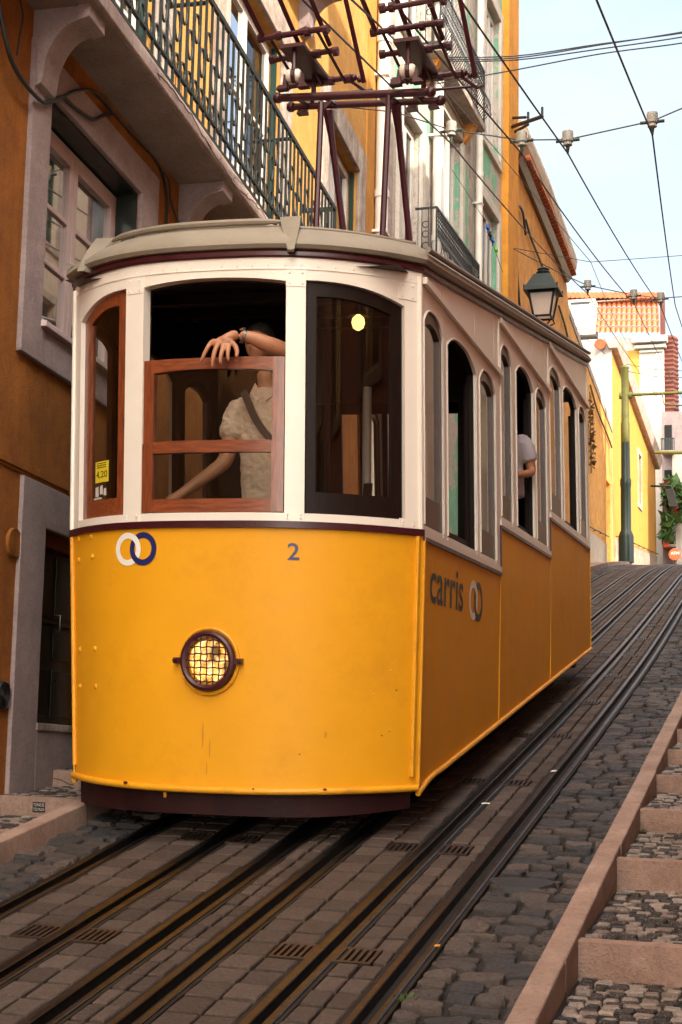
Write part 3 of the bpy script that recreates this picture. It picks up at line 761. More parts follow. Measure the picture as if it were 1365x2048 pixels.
# ---- side frames, sashes and panes
def sarch(y, win, i):
    a, b = win; t = (y-a)/(b-a)
    return 2.49+ZO[i]-.115*abs(2*t-1)**2.8
for sd in (SDR, SDL):
    for i, (a, b) in enumerate(secs):
        m = TM(); b2 = b+.05
        top = lambda y: 2.692+SL*y
        edges = [a]
        for w in WIN[i]: edges += list(w)
        edges.append(b2)
        for k in range(0, len(edges)-1, 2):      # posts
            m.shell(sd, edges[k], edges[k+1], 2, .957+ZB[i], top, 0, -.016, m=2)
        for w in WIN[i]:
            m.shell(sd, w[0]+1e-4, w[1]-1e-4, 14, lambda y, w=w: sarch(y, w, i), top, -.002, -.016, m=1)
            m.shell(sd, w[0], w[1], 2, .957+ZB[i], 1.035+ZB[i], -.002, -.016)
            # raised arch bead round the opening
            pts = [sd(w[0]-.004, 1.04+ZB[i], .004)]+[sd(w[0]-.004+(w[1]-w[0]+.008)*k/16, sarch(w[0]+(w[1]-w[0])*k/16, w, i)+.004, .004) for k in range(17)]+[sd(w[1]+.004, 1.04+ZB[i], .004)]
            m.tube(pts, .007, 6)
        fr = m.build('side_window_frame', 'white', tram, smooth=True)
        m = TM()
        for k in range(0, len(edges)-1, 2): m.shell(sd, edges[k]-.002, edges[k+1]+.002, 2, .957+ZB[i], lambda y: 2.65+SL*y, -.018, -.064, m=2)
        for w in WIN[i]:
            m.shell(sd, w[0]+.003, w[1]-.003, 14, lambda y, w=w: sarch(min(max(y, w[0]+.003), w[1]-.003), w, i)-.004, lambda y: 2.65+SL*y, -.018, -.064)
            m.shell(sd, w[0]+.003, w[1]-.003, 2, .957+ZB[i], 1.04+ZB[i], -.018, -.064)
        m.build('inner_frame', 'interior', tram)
        m = TM()
        dz = 2.655+ZO[i]+(.012 if i == 2 else 0)
        m.shell(sd, a+.02, b2+.06, 3, lambda y: dz-.03-.022*(y-a), lambda y: dz+.015-.022*(y-a), .030, 0)
        m.build('drip_moulding', 'white', fr, smooth=True)
        m = TM(); m.fbox(lambda y, z, o: sd(y, z, o), b2-.012, b2+.012, dz-.06, 2.66+SL*b2, .012, 0); m.build('joint_strip', 'white', fr)
        m = TM(); m.fbox(lambda y, z, o: sd(y, z, o), a, b2, .957+ZB[i], 1.00+ZB[i], .012, 0)
        for e in edges[1:-1]:
            for zz in (1.015, 1.05, 1.085): m.ball(sd(e, zz+ZB[i], .001), .006, 5)
        m.build('sill_strip', 'white', fr, smooth=True)
        for k, w in enumerate(WIN[i]):
            if k == 1:   # lowered sash: only its top rails show in the open window
                m = TM(); m.shell(sd, w[0]+.01, w[1]-.01, 3, 1.03+ZB[i], 1.10+ZB[i], -.055, -.085)
                m.shell(sd, w[0]-.01, w[0]+.03, 1, 1.03+ZB[i], 2.3+ZO[i], -.052, -.085); m.shell(sd, w[1]-.03, w[1]+.01, 1, 1.03+ZB[i], 2.3+ZO[i], -.052, -.085)
                m.build('lowered_sash', 'dark_sash', tram); continue
            sash(w[0]+.003, w[1]-.003, 1.038+ZB[i], 2.4, .06, .19, .075, ['side_sash', 'side_sash'], -.006, -.048, archf=lambda y, w=w: sarch(min(max(y, w[0]+.003), w[1]-.003), w, i)-.004, name='side_sash', pane='side_pane' if sd is SDR else None, SF=sd, tarch=.012)

# ---- rear end
m = TM(); m.box(-1.44, 1.04, TL, TL+.03, .62, .957+ZB[2]); rp = m.build('rear_panel', 'yellow', tram)
m = TM()
for x in (-1.44, -.85, -.06, .34, .98): m.box(x, x+.07, TL, TL+.05, .96+ZB[2], 3.74)
m.box(-1.37, .98, TL+.003, TL+.047, 3.45, 3.738); m.box(-1.37, .98, TL+.003, TL+.047, .965+ZB[2], 1.04+ZB[2])
m.build('rear_window_frame', 'white', tram)

# ---- roof
def outline(d):
    pts = []
    k_ = max(.02, 1-d/HW)
    for i in range(41):
        x = X0-HW+2*HW*i/40
        pts.append((X0+(x-X0)*k_, bowY(x)*(1-.25*max(0, d)/HW)+max(-.08, d)*.95))
    for i in range(1, 25): pts.append((X0+HW*k_, d*.95+(TL-d*1.5+.10)*i/24))
    for i in range(1, 20): pts.append((X0+HW*k_*(1-2*i/20), TL+.10+.12*(1-(1-2*i/20)**2)-d*.55))
    for i in range(24, 0, -1): pts.append((X0-HW*k_, d*.95+(TL-d*1.5+.10)*i/24))
    return pts
def zr(y): return SL*max(0, y)
m = TM(); prof = [(0.02, 2.735), (-.035, 2.742), (-.052, 2.765), (-.045, 2.795), (-.01, 2.84), (.04, 2.890), (.095, 2.93), (.15, 2.955), (.28, 2.985), (.5, 3.02), (.8, 3.045), (1.1, 3.055), (1.225, 3.056)]
rings = []
for d_, z in prof: rings.append([(x, y, z+zr(y-d_*.5)) for x, y in outline(d_)])
n = len(rings[0]); vs = [p for r_ in rings for p in r_]
m.add(vs, [(i*n+k, i*n+(k+1)%n, (i+1)*n+(k+1)%n, (i+1)*n+k) for i in range(len(rings)-1) for k in range(n)]+[tuple((len(rings)-1)*n+k for k in range(n))])
roof = m.build('roof', 'roof', tram, smooth=True)
m = TM()
mid = outline(.085); lo_ = outline(-.045)
N_ = 41
def mould(i0, i1, ring, z, r_):
    return [V3(ring[i][0], ring[i][1], z+zr(ring[i][1])) for i in range(i0, i1+1)]
a_ = mould(5, 27, mid, 2.955, .02)
m.tube(a_, [.012+.012*min(1, min(k, len(a_)-1-k)/2) for k in range(len(a_))], 8)
a2 = mould(28, 40, outline(.06), 2.905, .02); m.tube(a2, .014, 8)
a2 = mould(0, 4, outline(.06), 2.905, .02); m.tube(a2, .014, 8)
for i in (4, 28):
    p, q = V3(mid[i][0], mid[i][1], 2.985), V3(lo_[i][0], lo_[i][1], 2.715)
    t = V3(1, 0, 0)*.055; out = (q-p)*V3(1,1,0); out = out/np.linalg.norm(out)
    pr_ = [(0,0,.07),(.33,.012,.06),(.66,.02,.042),(1,.02,.022)]
    for k in range(3):
        f0, o0_, w0 = pr_[k]; f1, o1_, w1 = pr_[k+1]
        c0 = p+(q-p)*f0+out*(.02+o0_); c1 = p+(q-p)*f1+out*(.02+o1_); c0 = V3(c0[0], c0[1], p[2]+(q[2]-p[2])*f0)
        c1 = V3(c1[0], c1[1], p[2]+(q[2]-p[2])*f1)
        s0, s1 = t/.055*w0, t/.055*w1; bk = -out*.06
        m.hexa([c1-s1+bk, c1+s1+bk, c1+s1, c1-s1, c0-s0+bk, c0+s0+bk, c0+s0, c0-s0])
sd_r = [(X0+HW*(1+.05/HW), y) for y in np.linspace(.05, TL+.05, 16)]
m.tube([V3(1.095, y, 2.845+SL*y) for y in np.linspace(-.02, TL, 14)], .020, 8)
m.tube([V3(-1.495, y, 2.845+SL*y) for y in np.linspace(-.02, TL, 14)], .020, 8)
m.build('roof_moulding', 'roof_trim', roof, smooth=True)
m = TM(); path = []
ol = outline(-.012)
idx = list(range(41+24)); idxl = list(range(len(ol)-24, len(ol)))
def sweep(ids, sec):
    n_ = len(sec); vv = []
    rs = {}
    for i in ids:
        for (d_, z) in sec:
            key = round(d_, 4)
            if key not in rs: rs[key] = outline(d_)
            x, y = rs[key][i]; vv.append((x, y, z+zr(y)))
    m.add(vv, [(j*n_+k, j*n_+(k+1)%n_, (j+1)*n_+(k+1)%n_, (j+1)*n_+k) for j in range(len(ids)-1) for k in range(n_)])
sweep(idxl+idx, [(.04, 2.690), (-.012, 2.690), (-.020, 2.698), (-.020, 2.722), (-.012, 2.738), (.04, 2.738)])
m.build('cornice', 'maroon', roof, smooth=True)
m = TM()
m.add([V3(x, y, 2.66+zr(y)) for y in np.linspace(-.30, TL-.05, 18) for x in np.linspace(-1.38, .98, 6)], [(j*6+i, j*6+i+1, j*6+i+7, j*6+i+6) for j in range(17) for i in range(5)])
for y in np.linspace(.3, 7.3, 9): m.box(-1.38, .98, y, y+.07, 2.585+SL*y, 2.655+SL*y)
m.build('ceiling', 'ceiling', tram)

# ---- interior
for i, (a, b) in enumerate(secs):
    m = TM(); fl = .02+ZO[i]
    m.box(-1.40, 1.0, a+.03, b, fl-.05, fl)
    if i == 0: m.box(-1.0, .6, -.26, .028, fl-.05, fl)
    m.build('floor', 'interior', tram)
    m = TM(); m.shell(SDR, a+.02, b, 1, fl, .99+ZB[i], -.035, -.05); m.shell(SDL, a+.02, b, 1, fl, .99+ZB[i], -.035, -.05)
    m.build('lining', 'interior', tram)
    # bench with a curved back
    m = TM(); y0 = b-.55
    m.box(-1.30, .9, y0, y0+.42, fl+.40, fl+.46)
    for x in (-1.2, -.2, .8): m.box(x, x+.06, y0+.05, y0+.37, fl, fl+.40)
    prof_ = [(0, .46), (.02, .6), (.05, .8), (.10, .98), (.14, 1.04)]
    for k in range(4):
        (ya, za), (yb, zb2) = prof_[k], prof_[k+1]
        m.hexa([V3(-1.30,y0+.42+ya,fl+za), V3(.9,y0+.42+ya,fl+za), V3(.9,y0+.45+ya,fl+za), V3(-1.30,y0+.45+ya,fl+za), V3(-1.30,y0+.42+yb,fl+zb2), V3(.9,y0+.42+yb,fl+zb2), V3(.9,y0+.45+yb,fl+zb2), V3(-1.30,y0+.45+yb,fl+zb2)])
    m.build('bench', 'seat', tram)
for i, y in enumerate((2.46, 4.91)):
    m = TM(); zt2 = 2.66+SL*y
    m.box(-1.40, -1.05, y, y+.04, .05+ZO[i], zt2); m.box(.72, 1.0, y, y+.04, .05+ZO[i], zt2)
    m.box(-1.05, .72, y+.002, y+.038, 2.36+ZO[i], zt2-.002); m.box(-1.05, -.62, y+.002, y+.038, .05+ZO[i], 1.0+ZO[i]); m.box(.22, .72, y+.002, y+.038, .05+ZO[i], 1.0+ZO[i])
    for x in (-.62, .18): m.box(x, x+.05, y, y+.04, .05+ZO[i], 2.36+ZO[i])
    m.build('partition', 'interior', tram)
for (u0, v0, u1, v1, y) in ((735, 775, 733, 1010, 1.7), (655, 700, 655, 1010, 2.2)):  # poles added in the cabin; the pale one stands in for an outside pipe
    m = MB(); m.tube([atY(u0, v0, y), atY(u1, v1, y)], .035 if u0 > 700 else .02, 10); m.build('added_pole', 'pipe' if u0 > 700 else 'interior', tram, smooth=True)
m = TM(); m.box(-.75, -.25, -.20, .02, .02, 1.0); m.box(-.80, -.20, -.24, .03, 1.0, 1.03); m.lathe([(.02,0),(.03,.02),(.03,.14),(.05,.15),(.05,.17)], (-.6,-.1,1.03), (0,0,1), 12)
m.build('control_desk', 'interior', tram)
for (u, v, Y, s_) in ((717, 646, .45, 1.0), (205, 655, .40, .9)):
    c = atY(u, v, Y)
    m = MB(); m.lathe([(.004,.20),(.012,.17),(.03,.15),(.035,.10),(.075*s_,.05),(.08*s_,.04),(.03,.06)], c, (0,0,1), 20)
    m.tube([c+V3(0,0,.18), c+V3(0,0,.42)], .012, 8)
    lp = m.build('ceiling_lamp', 'black_iron', tram, smooth=True)
    m = MB(); m.lathe([(.012,.06),(.040,.035),(.047,0),(.036,-.035),(.012,-.052),(.002,-.055)], c, (0,0,1), 16)
    m.build('bulb', 'bulb', lp, smooth=True)

# ---- headlight
hc = (X0, .129)
def FH(a, b, o): return FR(hc[0]+a, hc[1]+b, o)
m = TM(); n = 40
def annulus(m, P, r0, r1, o0, o1, n=40):
    vs = []
    for k in range(n):
        a = 2*math.pi*k/n; c, s_ = math.cos(a), math.sin(a)
        vs += [P(r0*c, r0*s_, o0), P(r1*c, r1*s_, o0), P(r1*c, r1*s_, o1), P(r0*c, r0*s_, o1)]
    m.add(vs, [(4*k+j, 4*k+(j+1)%4, 4*((k+1)%n)+(j+1)%4, 4*((k+1)%n)+j) for k in range(n) for j in range(4)])
annulus(m, FH, .13, .205, -.005, .012)
m.tube([FH(.200*math.cos(2*math.pi*k/40), .200*math.sin(2*math.pi*k/40), .010) for k in range(40)], .012, 6, closed=True)
fl = m.build('headlight_flange', 'yellow_bead', tram, smooth=True)
m = TM()
ring = [FH(.166*math.cos(2*math.pi*k/40), .166*math.sin(2*math.pi*k/40), .035) for k in range(40)]
m.tube(ring, .022, 8, closed=True)
annulus(m, FH, .150, .186, .0, .035)
for s_ in (-1, 1):
    m.hexa([FH(s_*.18,-.018,.01), FH(s_*.235,-.018,.01), FH(s_*.235,-.018,.045), FH(s_*.18,-.018,.045), FH(s_*.18,.018,.01), FH(s_*.235,.018,.01), FH(s_*.235,.018,.045), FH(s_*.18,.018,.045)])
    m.lathe([(.014,0),(.016,.01),(.010,.02)], FH(s_*.22, 0, .045), (0,-1,0), 10)
hl = m.build('headlight', 'maroon_metal', tram, smooth=True)
m = TM(); vs = [FH(0,0,.035)]; nr = 5
for r_ in range(1, nr+1):
    rr = .152*r_/nr
    vs += [FH(rr*math.cos(2*math.pi*k/32), rr*math.sin(2*math.pi*k/32), .035-.03*(r_/nr)**2) for k in range(32)]
m.add(vs, [(0, 1+k, 1+(k+1)%32) for k in range(32)]+[(1+(r_-1)*32+k, 1+r_*32+k, 1+r_*32+(k+1)%32, 1+(r_-1)*32+(k+1)%32) for r_ in range(1, nr) for k in range(32)])
m.build('lens', 'lens', hl, smooth=True)
m = TM()
for k in range(-3, 4):
    q = k*.042; L_ = math.sqrt(max(0, .155**2-q*q))
    for vert in (0, 1):
        pts = []
        for j in range(13):
            t = -L_+2*L_*j/12; w = .003*math.sin(j*1.9+k)
            pts.append(FH(q+w, t, .046+.003*math.cos(j*3.1+k)) if vert else FH(t, q+w, .046-.003*math.cos(j*3.1+k)))
        m.tube(pts, .0045, 5)
m.build('wire_guard', 'maroon_metal', hl, smooth=True)

# ---- lettering and rings
def ring_pair(m, P, c, r0, r1, sep, wi, bi):
    for s_, mi, base in ((-1, wi, .0035), (1, bi, .0028)):
        m.cur = mi; n = 56; vs = []
        for k in range(n+1):
            a = 2*math.pi*k/n; ca, sa = math.cos(a), math.sin(a)
            o = base if mi == wi else (.0028+.0016*(1 if sa < 0 else 0))
            vs += [P(c[0]+s_*sep/2+r0*ca, c[1]+r0*sa, o), P(c[0]+s_*sep/2+r1*ca, c[1]+r1*sa, o)]
        m.add(vs, [(2*k, 2*k+1, 2*k+3, 2*k+2) for k in range(n)])
m = TM(); ring_pair(m, FR, (-.752, .828), .068, .106, .122, 0, 1)
m.build('ring_logo', ['logo_white', 'navy'], tram)
m = TM(); text_on(m, '2', lambda a, b: FR(.337+a, .812+b, .003), .072, .105, .010); m.build('number', 'navy', tram)
m = TM(); ring_pair(m, SDR, (1.58, .660), .094, .147, .172, 0, 1); m.build('ring_logo', ['logo_white', 'deep_green'], tram)
m = TM()
v_, f_ = text_tris('carris', off=.012); lo2 = v_.min(0); hi2 = v_.max(0)
m.add([SDR(.20+.965*(p[0]-lo2[0])/(hi2[0]-lo2[0]), .55+.275*(p[1]-lo2[1])/(hi2[1]-lo2[1]), .003) for p in v_], f_)
m.build('lettering', 'deep_green', tram)

# ---- current collectors on the roof (above the cab)
def RZ(x, y): # roof surface height (approx.)
    return 3.03+SL*y
m = MB(); YF, YR = 1.25, 1.85
fl_b, fr_b = atY(632, 462, YF), atY(765, 474, YF); rl_b, rr_b = atY(690, 468, YR), atY(822, 490, YR)
for p in (fl_b, fr_b, rl_b, rr_b): p[2] -= .05
fl_t, fr_t = atY(643, 205, YF+.12), atY(778, 192, YF+.12); rl_t, rr_t = atY(657, 222, YR-.12), atY(793, 212, YR-.12)
for a, b in ((fl_b, fl_t), (fr_b, fr_t)): m.tube([a, b], .025, 8)
for a, b in ((rl_b, rl_t), (rr_b, rr_t)): m.tube([a, a+(b-a)*.8, b], [.026, .028, .045], 6)
def webplate(p, q, w):
    m.hexa([p+V3(-.006,0,0), p+V3(.006,0,0), p+V3(.006,w,0), p+V3(-.006,w,0), q+V3(-.006,0,0), q+V3(.006,0,0), q+V3(.006,w*.2,0), q+V3(-.006,w*.2,0)])
fb0, fb1 = atY(556, 196, YF+.12), atY(862, 184, YF+.12); rb0, rb1 = atY(583, 214, YR-.12), atY(882, 201, YR-.12)
m.tube([fb0, fb1], .032, 10); m.tube([rb0, rb1], .028, 10)
for p in (fb0, fb1, rb0, rb1):
    m.ball(p, .044, 8)
for f in (.12, .30, .72, .88):
    m.tube([fb0+(fb1-fb0)*f, rb0+(rb1-rb0)*f], .016, 6)
m.tube([fl_b+V3(0,0,.02), fr_b+V3(0,0,.02)], .018, 6); m.tube([rl_b+V3(0,0,.03), rr_b+V3(0,0,.03)], .018, 6)
m.tube([fl_b+V3(0,0,.02), rl_b+V3(0,0,.03)], .018, 6); m.tube([fr_b+V3(0,0,.02), rr_b+V3(0,0,.03)], .018, 6)
for t, d_ in ((fl_t, 1), (fr_t, -1)):   # gussets
    m.prism([(0,0),(.09*d_,0),(0,-.09)], lambda a, b, o, t=t: t+V3(a, o, b), -.006, .006)
for t, d_ in ((fr_b, 1), (fl_b, 1)):
    m.prism([(0,.02),(.08,.02),(0,.12)], lambda a, b, o, t=t: t+V3(a, o, b), -.006, .006)
frame = m.build('collector_frame', 'maroon_metal', tram, smooth=True)
YC = (YF+YR)/2
for (u, v, du) in ((588, 152, 0), (816, 142, 0)):
    for yy, dv in ((YF+.02, 0), (YR-.1, 40)):
        c = atY(u, v, YF+.02)+V3(0, yy-(YF+.02), 0)
        m = MB(); m.cur = 0
        m.lathe([(.02,-.062),(.042,-.058),(.054,-.04),(.054,-.020),(.044,-.014)], c, (1,.1,0), 18); m.lathe([(.044,.014),(.054,.020),(.054,.04),(.042,.058),(.02,.062)], c, (1,.1,0), 18)
        ins = m.build('ceramic_insulator', 'ceramic', tram, smooth=True)
        m = MB(); m.lathe([(.052,-.016),(.057,-.013),(.057,.013),(.052,.016)], c, (1,.1,0), 18)
        m.tube([c+V3(0,0,.05), c+V3(0,0,.22)], [.022,.018], 8)
        for s_ in (-1, 1):
            m.hexa([c+V3(s_*.066-.02,-.03,-.10), c+V3(s_*.066+.02,-.03,-.10), c+V3(s_*.066+.02,.03,-.10), c+V3(s_*.066-.02,.03,-.10), c+V3(s_*.070-.008,-.02,.015), c+V3(s_*.070+.008,-.02,.015), c+V3(s_*.070+.008,.02,.015), c+V3(s_*.070-.008,.02,.015)])
            m.hexa([c+V3(s_*.09-.045,-.035,-.108), c+V3(s_*.09+.045,-.035,-.108), c+V3(s_*.09+.045,.035,-.108), c+V3(s_*.09-.045,.035,-.108), c+V3(s_*.09-.03,-.03,-.075), c+V3(s_*.09+.01,-.03,-.075), c+V3(s_*.09+.01,.03,-.075), c+V3(s_*.09-.03,.03,-.075)])
        m.build('insulator_clamp', 'maroon_metal', ins, smooth=True)
    # pivot head with shafts, springs and the two pairs of pole arms
    c = atY(u, v, YF+.02); m = MB()
    h0 = .22; yA, yB = YF-.10, YR+.10
    for yy, zz in ((YF-.02, h0+.11), (YF+.24, h0+.05), (YR, h0-.02)):
        p = V3(c[0], yy, c[2]+zz)
        m.tube([p+V3(-.27,0,-.005), p+V3(.27,0,.012)], .024, 8)
        for q in (-.27, -.12, .12, .27): m.tube([p+V3(q-.02,0,0), p+V3(q+.02,0,0)], .038, 8)
    m.fbox(lambda a, b, o: V3(c[0]+a, b, c[2]+o), -.10, .10, YF-.05, YR+.1, h0-.01, h0+.02)
    for q in (-.2, .0, .2):   # toothed levers
        p = V3(c[0]+q, YF-.02, c[2]+h0+.11)
        m.tube([p, p+V3(.02, .18, .11), p+V3(.03, .22, .10)], [.022, .016, .012], 6)
        m.tube([p, p+V3(.04, .62, -.16)], .014, 6)
    p = V3(c[0]+.26, YR, c[2]+h0-.02)
    for k in range(3): m.ball(p+V3(.045*k, .02*k, .015*(k%2)), .034-.004*k, 8)
    m.tube([p+V3(-.3,.1,-.06), p+V3(.16,.15,-.05)], .012, 6); m.tube([p+V3(0,0,0), p+V3(.13,.12,-.08), p+V3(.18,.12,-.06)], .014, 6)
    m.build('collector_head', 'maroon_metal', tram, smooth=True)
    m = MB()   # trolley arms sloping up towards the viewer (they run out of the top of the picture)
    for q, y0, top in ((-.25, YF-.02, (-.62, -1.75, 1.35)), (-.02, YF+.2, (-.36, -1.5, 1.35)), (.22, YF+.24, (-.12, -1.4, 1.30)), (.40, YR, (.14, -.8, 1.45))):
        p = V3(c[0]+q, y0, c[2]+h0+(.11 if q < .3 else -.07))
        m.tube([p, V3(c[0]+top[0]+.12, top[1]+y0-.0, c[2]+top[2])], .021, 6)
    q = V3(c[0]-.15, -.25, c[2]+1.33)
    m.build('collector_arm', 'maroon_metal', tram, smooth=True)
    m = MB(); q = atY(u+14, 8, YF-.35) if u > 700 else V3(c[0]-.2, YF-1.2, c[2]+1.3)
    m.tube([q+V3(-.27,0,-.01), q+V3(.27,0,.02)], .022, 8)
    for k in (-.25, -.18, .12, .22): m.tube([q+V3(k-.02,0,0), q+V3(k+.02,0,0)], .04, 8)
    m.build('collector_bar', 'maroon_metal', tram, smooth=True)
# ---------------------------------------------------------------- houses on the left
def facade(p, yaw, tilt):
    p = np.array(p, float); al = V3(-math.sin(yaw), math.cos(yaw), 0); no = V3(math.cos(yaw), math.sin(yaw), 0)
    return lambda a, h, o=0: V3(p[0], p[1], 0)+al*a+no*o+V3(0, 0, h-tilt*a)
def wall_holes(m, P, a0, a1, h0, h1, holes, depth, rev=None):
    A = sorted({a0, a1, *[q for h in holes for q in h[:2]]}); H = sorted({h0, h1, *[q for h in holes for q in h[2:]]})
    c0 = m.cur
    for i in range(len(A)-1):
        for j in range(len(H)-1):
            ca, ch = (A[i]+A[i+1])/2, (H[j]+H[j+1])/2
            if any(q[0] < ca < q[1] and q[2] < ch < q[3] for q in holes): continue
            m.add([P(A[i],H[j]), P(A[i+1],H[j]), P(A[i+1],H[j+1]), P(A[i],H[j+1])], [(0,1,2,3)])
    if rev is not None: m.cur = rev
    for (x0, x1, y0, y1) in holes:
        for (q, r_) in (((x0,y0),(x1,y0)),((x1,y0),(x1,y1)),((x1,y1),(x0,y1)),((x0,y1),(x0,y0))):
            m.add([P(*q), P(*r_), P(*r_, -depth), P(*q, -depth)], [(0,1,2,3)])
    m.cur = c0
def block(m, P, a0, a1, h0, h1, d0=.55, d1=6):
    m.fbox(P, a0, a1, h0, h1, -d1, -d0)
    for (x, y) in ((a0, h0), ): pass
    m.add([P(a0,h1,0), P(a1,h1,0), P(a1,h1,-d0), P(a0,h1,-d0)], [(0,1,2,3)])
    m.add([P(a0,h0,0), P(a0,h1,0), P(a0,h1,-d0), P(a0,h0,-d0)], [(0,1,2,3)]); m.add([P(a1,h0,0), P(a1,h1,0), P(a1,h1,-d0), P(a1,h0,-d0)], [(0,1,2,3)])
def surround(m, P, o, i, t0, t1):   # o: outer rect, i: inner rect
    m.fbox(P, o[0], i[0], o[2], o[3], t0, t1); m.fbox(P, i[1], o[1], o[2], o[3], t0, t1)
    if o[2] < i[2]: m.fbox(P, i[0], i[1], o[2], i[2], t0, t1)
    if o[3] > i[3]: m.fbox(P, i[0], i[1], i[3], o[3], t0, t1)
def casement(root, P, r_, o, fw, leaves, bars, frame='winframe', glass_='house_pane', curtain=None, label=None, gap=.0, name='window'):
    a0, a1, h0, h1 = r_; m = MB()
    surround(m, P, r_, (a0+fw, a1-fw, h0+fw, h1-fw), o-.07, o)
    n = leaves; w = (a1-a0-2*fw)/n; panes = []
    for k in range(n):
        x0, x1 = a0+fw+w*k+.004, a0+fw+w*(k+1)-.004; s_ = .075
        surround(m, P, (x0, x1, h0+fw+.004, h1-fw-.004), (x0+s_, x1-s_, h0+fw+s_, h1-fw-s_), o-.055, o+.012)
        hs = [h0+fw+s_]+[h0+fw+s_+(h1-h0-2*fw-2*s_)*b for b in bars]+[h1-fw-s_]
        for b in hs[1:-1]: m.fbox(P, x0+s_, x1-s_, b-.02, b+.02, o-.045, o+.004)
        panes.append((x0+s_, x1-s_, h0+fw+s_, h1-fw-s_))
    w_ = m.build(name, frame, root, bevel=.004)
    if label: w_['label'] = label
    m = MB()
    for q in panes: m.add([P(q[0],q[2],o-.02), P(q[1],q[2],o-.02), P(q[1],q[3],o-.02), P(q[0],q[3],o-.02)], [(0,1,2,3)])
    m.build('pane', glass_, w_)
    if curtain:
        m = MB()
        for mi, (ca, cb, ch0, ch1) in curtain:
            m.cur = mi; n = 24; vs = []
            for i in range(n+1):
                x = ca+(cb-ca)*i/n
                for h in (ch0, ch1): vs.append(P(x, h, o-.14+.016*math.sin(i*1.9)+.01*math.sin(i*.7)))
            m.add(vs, [(2*i, 2*i+2, 2*i+3, 2*i+1) for i in range(n)])
        m.build('curtain', ['curtain', 'blind'], w_, smooth=True)
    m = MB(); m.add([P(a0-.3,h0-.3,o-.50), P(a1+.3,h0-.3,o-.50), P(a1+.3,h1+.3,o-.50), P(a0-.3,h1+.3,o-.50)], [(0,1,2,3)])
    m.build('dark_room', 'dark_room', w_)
    return w_

# --- first house: ochre, with mauve stone window and door surrounds and a balcony
A = facade((-2.1, 1.2, 0), .08, .05)
hA = thing('ochre_house', tuple(A(2, -.2)), 'ochre house at the left with a mauve framed window under an iron balcony', 'house')
WA = (-.81, 1.08, 2.645, 4.397); DA = (-.55, .42, -.32, 1.118)
UP = [(-.35, 1.25, 5.06, 8.1), (3.38, 5.50, 5.06, 8.1), (7.85, 9.80, 5.5, 8.35)]
m = MB(); wall_holes(m, A, -21, 11.6, -5, 15, [WA, DA, (-9.5, -9.2, 4.95, 5.0)]+UP, .32, None); block(m, A, -21, 11.6, -5, 15)
m.mi = [1 if np.mean([m.v[i][2] for i in f]) > 5.0 and max(m.v[i][2] for i in f)-min(m.v[i][2] for i in f) < 12 else 0 for f in m.f]  # faces above the balcony take the ochre with sky light painted in
m.build('wall', ['ochre', 'ochre_sky_lit'], hA)
m = MB(); m.fbox(A, -1.6, 11.5, 1.475, 1.535, 0, .022); m.fbox(A, -1.6, 11.5, 1.45, 1.475, 0, .010)
m.build('string_course', 'ochre', hA, bevel=.006)
m = MB(); m.fbox(A, 10.36, 11.6, 1.6, 15, 0, .02); m.build('corner_band', 'ochre_light', hA)
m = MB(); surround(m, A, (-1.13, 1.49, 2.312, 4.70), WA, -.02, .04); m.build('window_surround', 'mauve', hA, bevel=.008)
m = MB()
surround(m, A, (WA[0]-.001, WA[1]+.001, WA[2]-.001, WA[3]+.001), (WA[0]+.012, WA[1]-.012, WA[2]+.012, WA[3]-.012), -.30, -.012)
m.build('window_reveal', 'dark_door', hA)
casement(hA, A, (WA[0]+.012, WA[1]-.012, WA[2]+.012, WA[3]-.03), -.20, .07, 2, (.34, .66), label='white double casement window with curtains',
         curtain=[(0, (WA[0]+.1, .13, WA[2]+.1, 3.25)), (1, (WA[0]+.15, -.02, 3.60, 4.05)), (0, (-.25, .16, 3.2, 3.7)), (0, (.13, 1.0, WA[2]+.1, 4.25))])
m = MB(); m.fbox(A, WA[0]-.02, WA[1], 2.585, 2.63, .035, .085); m.fbox(A, WA[0], WA[1], 2.63, 2.655, -.13, .04); m.build('window_sill', 'winframe', hA, bevel=.005)
m = MB(); surround(m, A, (-.96, .80, -1.25, 1.438), DA, -.02, .032); m.fbox(A, DA[0], DA[1], -1.25, DA[2]-.05, -.02, .033)
m.build('door_surround', 'mauve', hA, bevel=.008)
m = MB(); m.fbox(A, DA[0]-.02, DA[1]+.02, DA[2]-.055, DA[2], -.14, .045); m.build('door_sill', 'worn_stone', hA, bevel=.006)
m = MB(); o = -.12
m.fbox(A, DA[0], DA[1], DA[2]+.004, DA[3]-.10, o-.05, o)
for (h0, h1) in ((-.26, .10), (.18, .42), (.50, .98)):
    for (a0, a1) in ((DA[0]+.07, -.11), (-.03, DA[1]-.06)): m.fbox(A, a0, a1, h0, h1, o, o+.014)
m.fbox(A, DA[0], DA[1], .445, .47, o, o+.03)
dr = m.build('door', 'dark_door', hA, bevel=.008)
m = MB(); m.tube([A(-.05,.40,o+.02), A(-.05,.40,o+.07), A(-.05,.52,o+.07), A(-.05,.52,o+.02)], .012, 8); m.build('handle', 'steel', dr, smooth=True)
m = MB(); m.fbox(A, DA[0], DA[1], DA[3]-.10, DA[3], -.20, -.06); m.build('door_lintel', 'sash', hA)
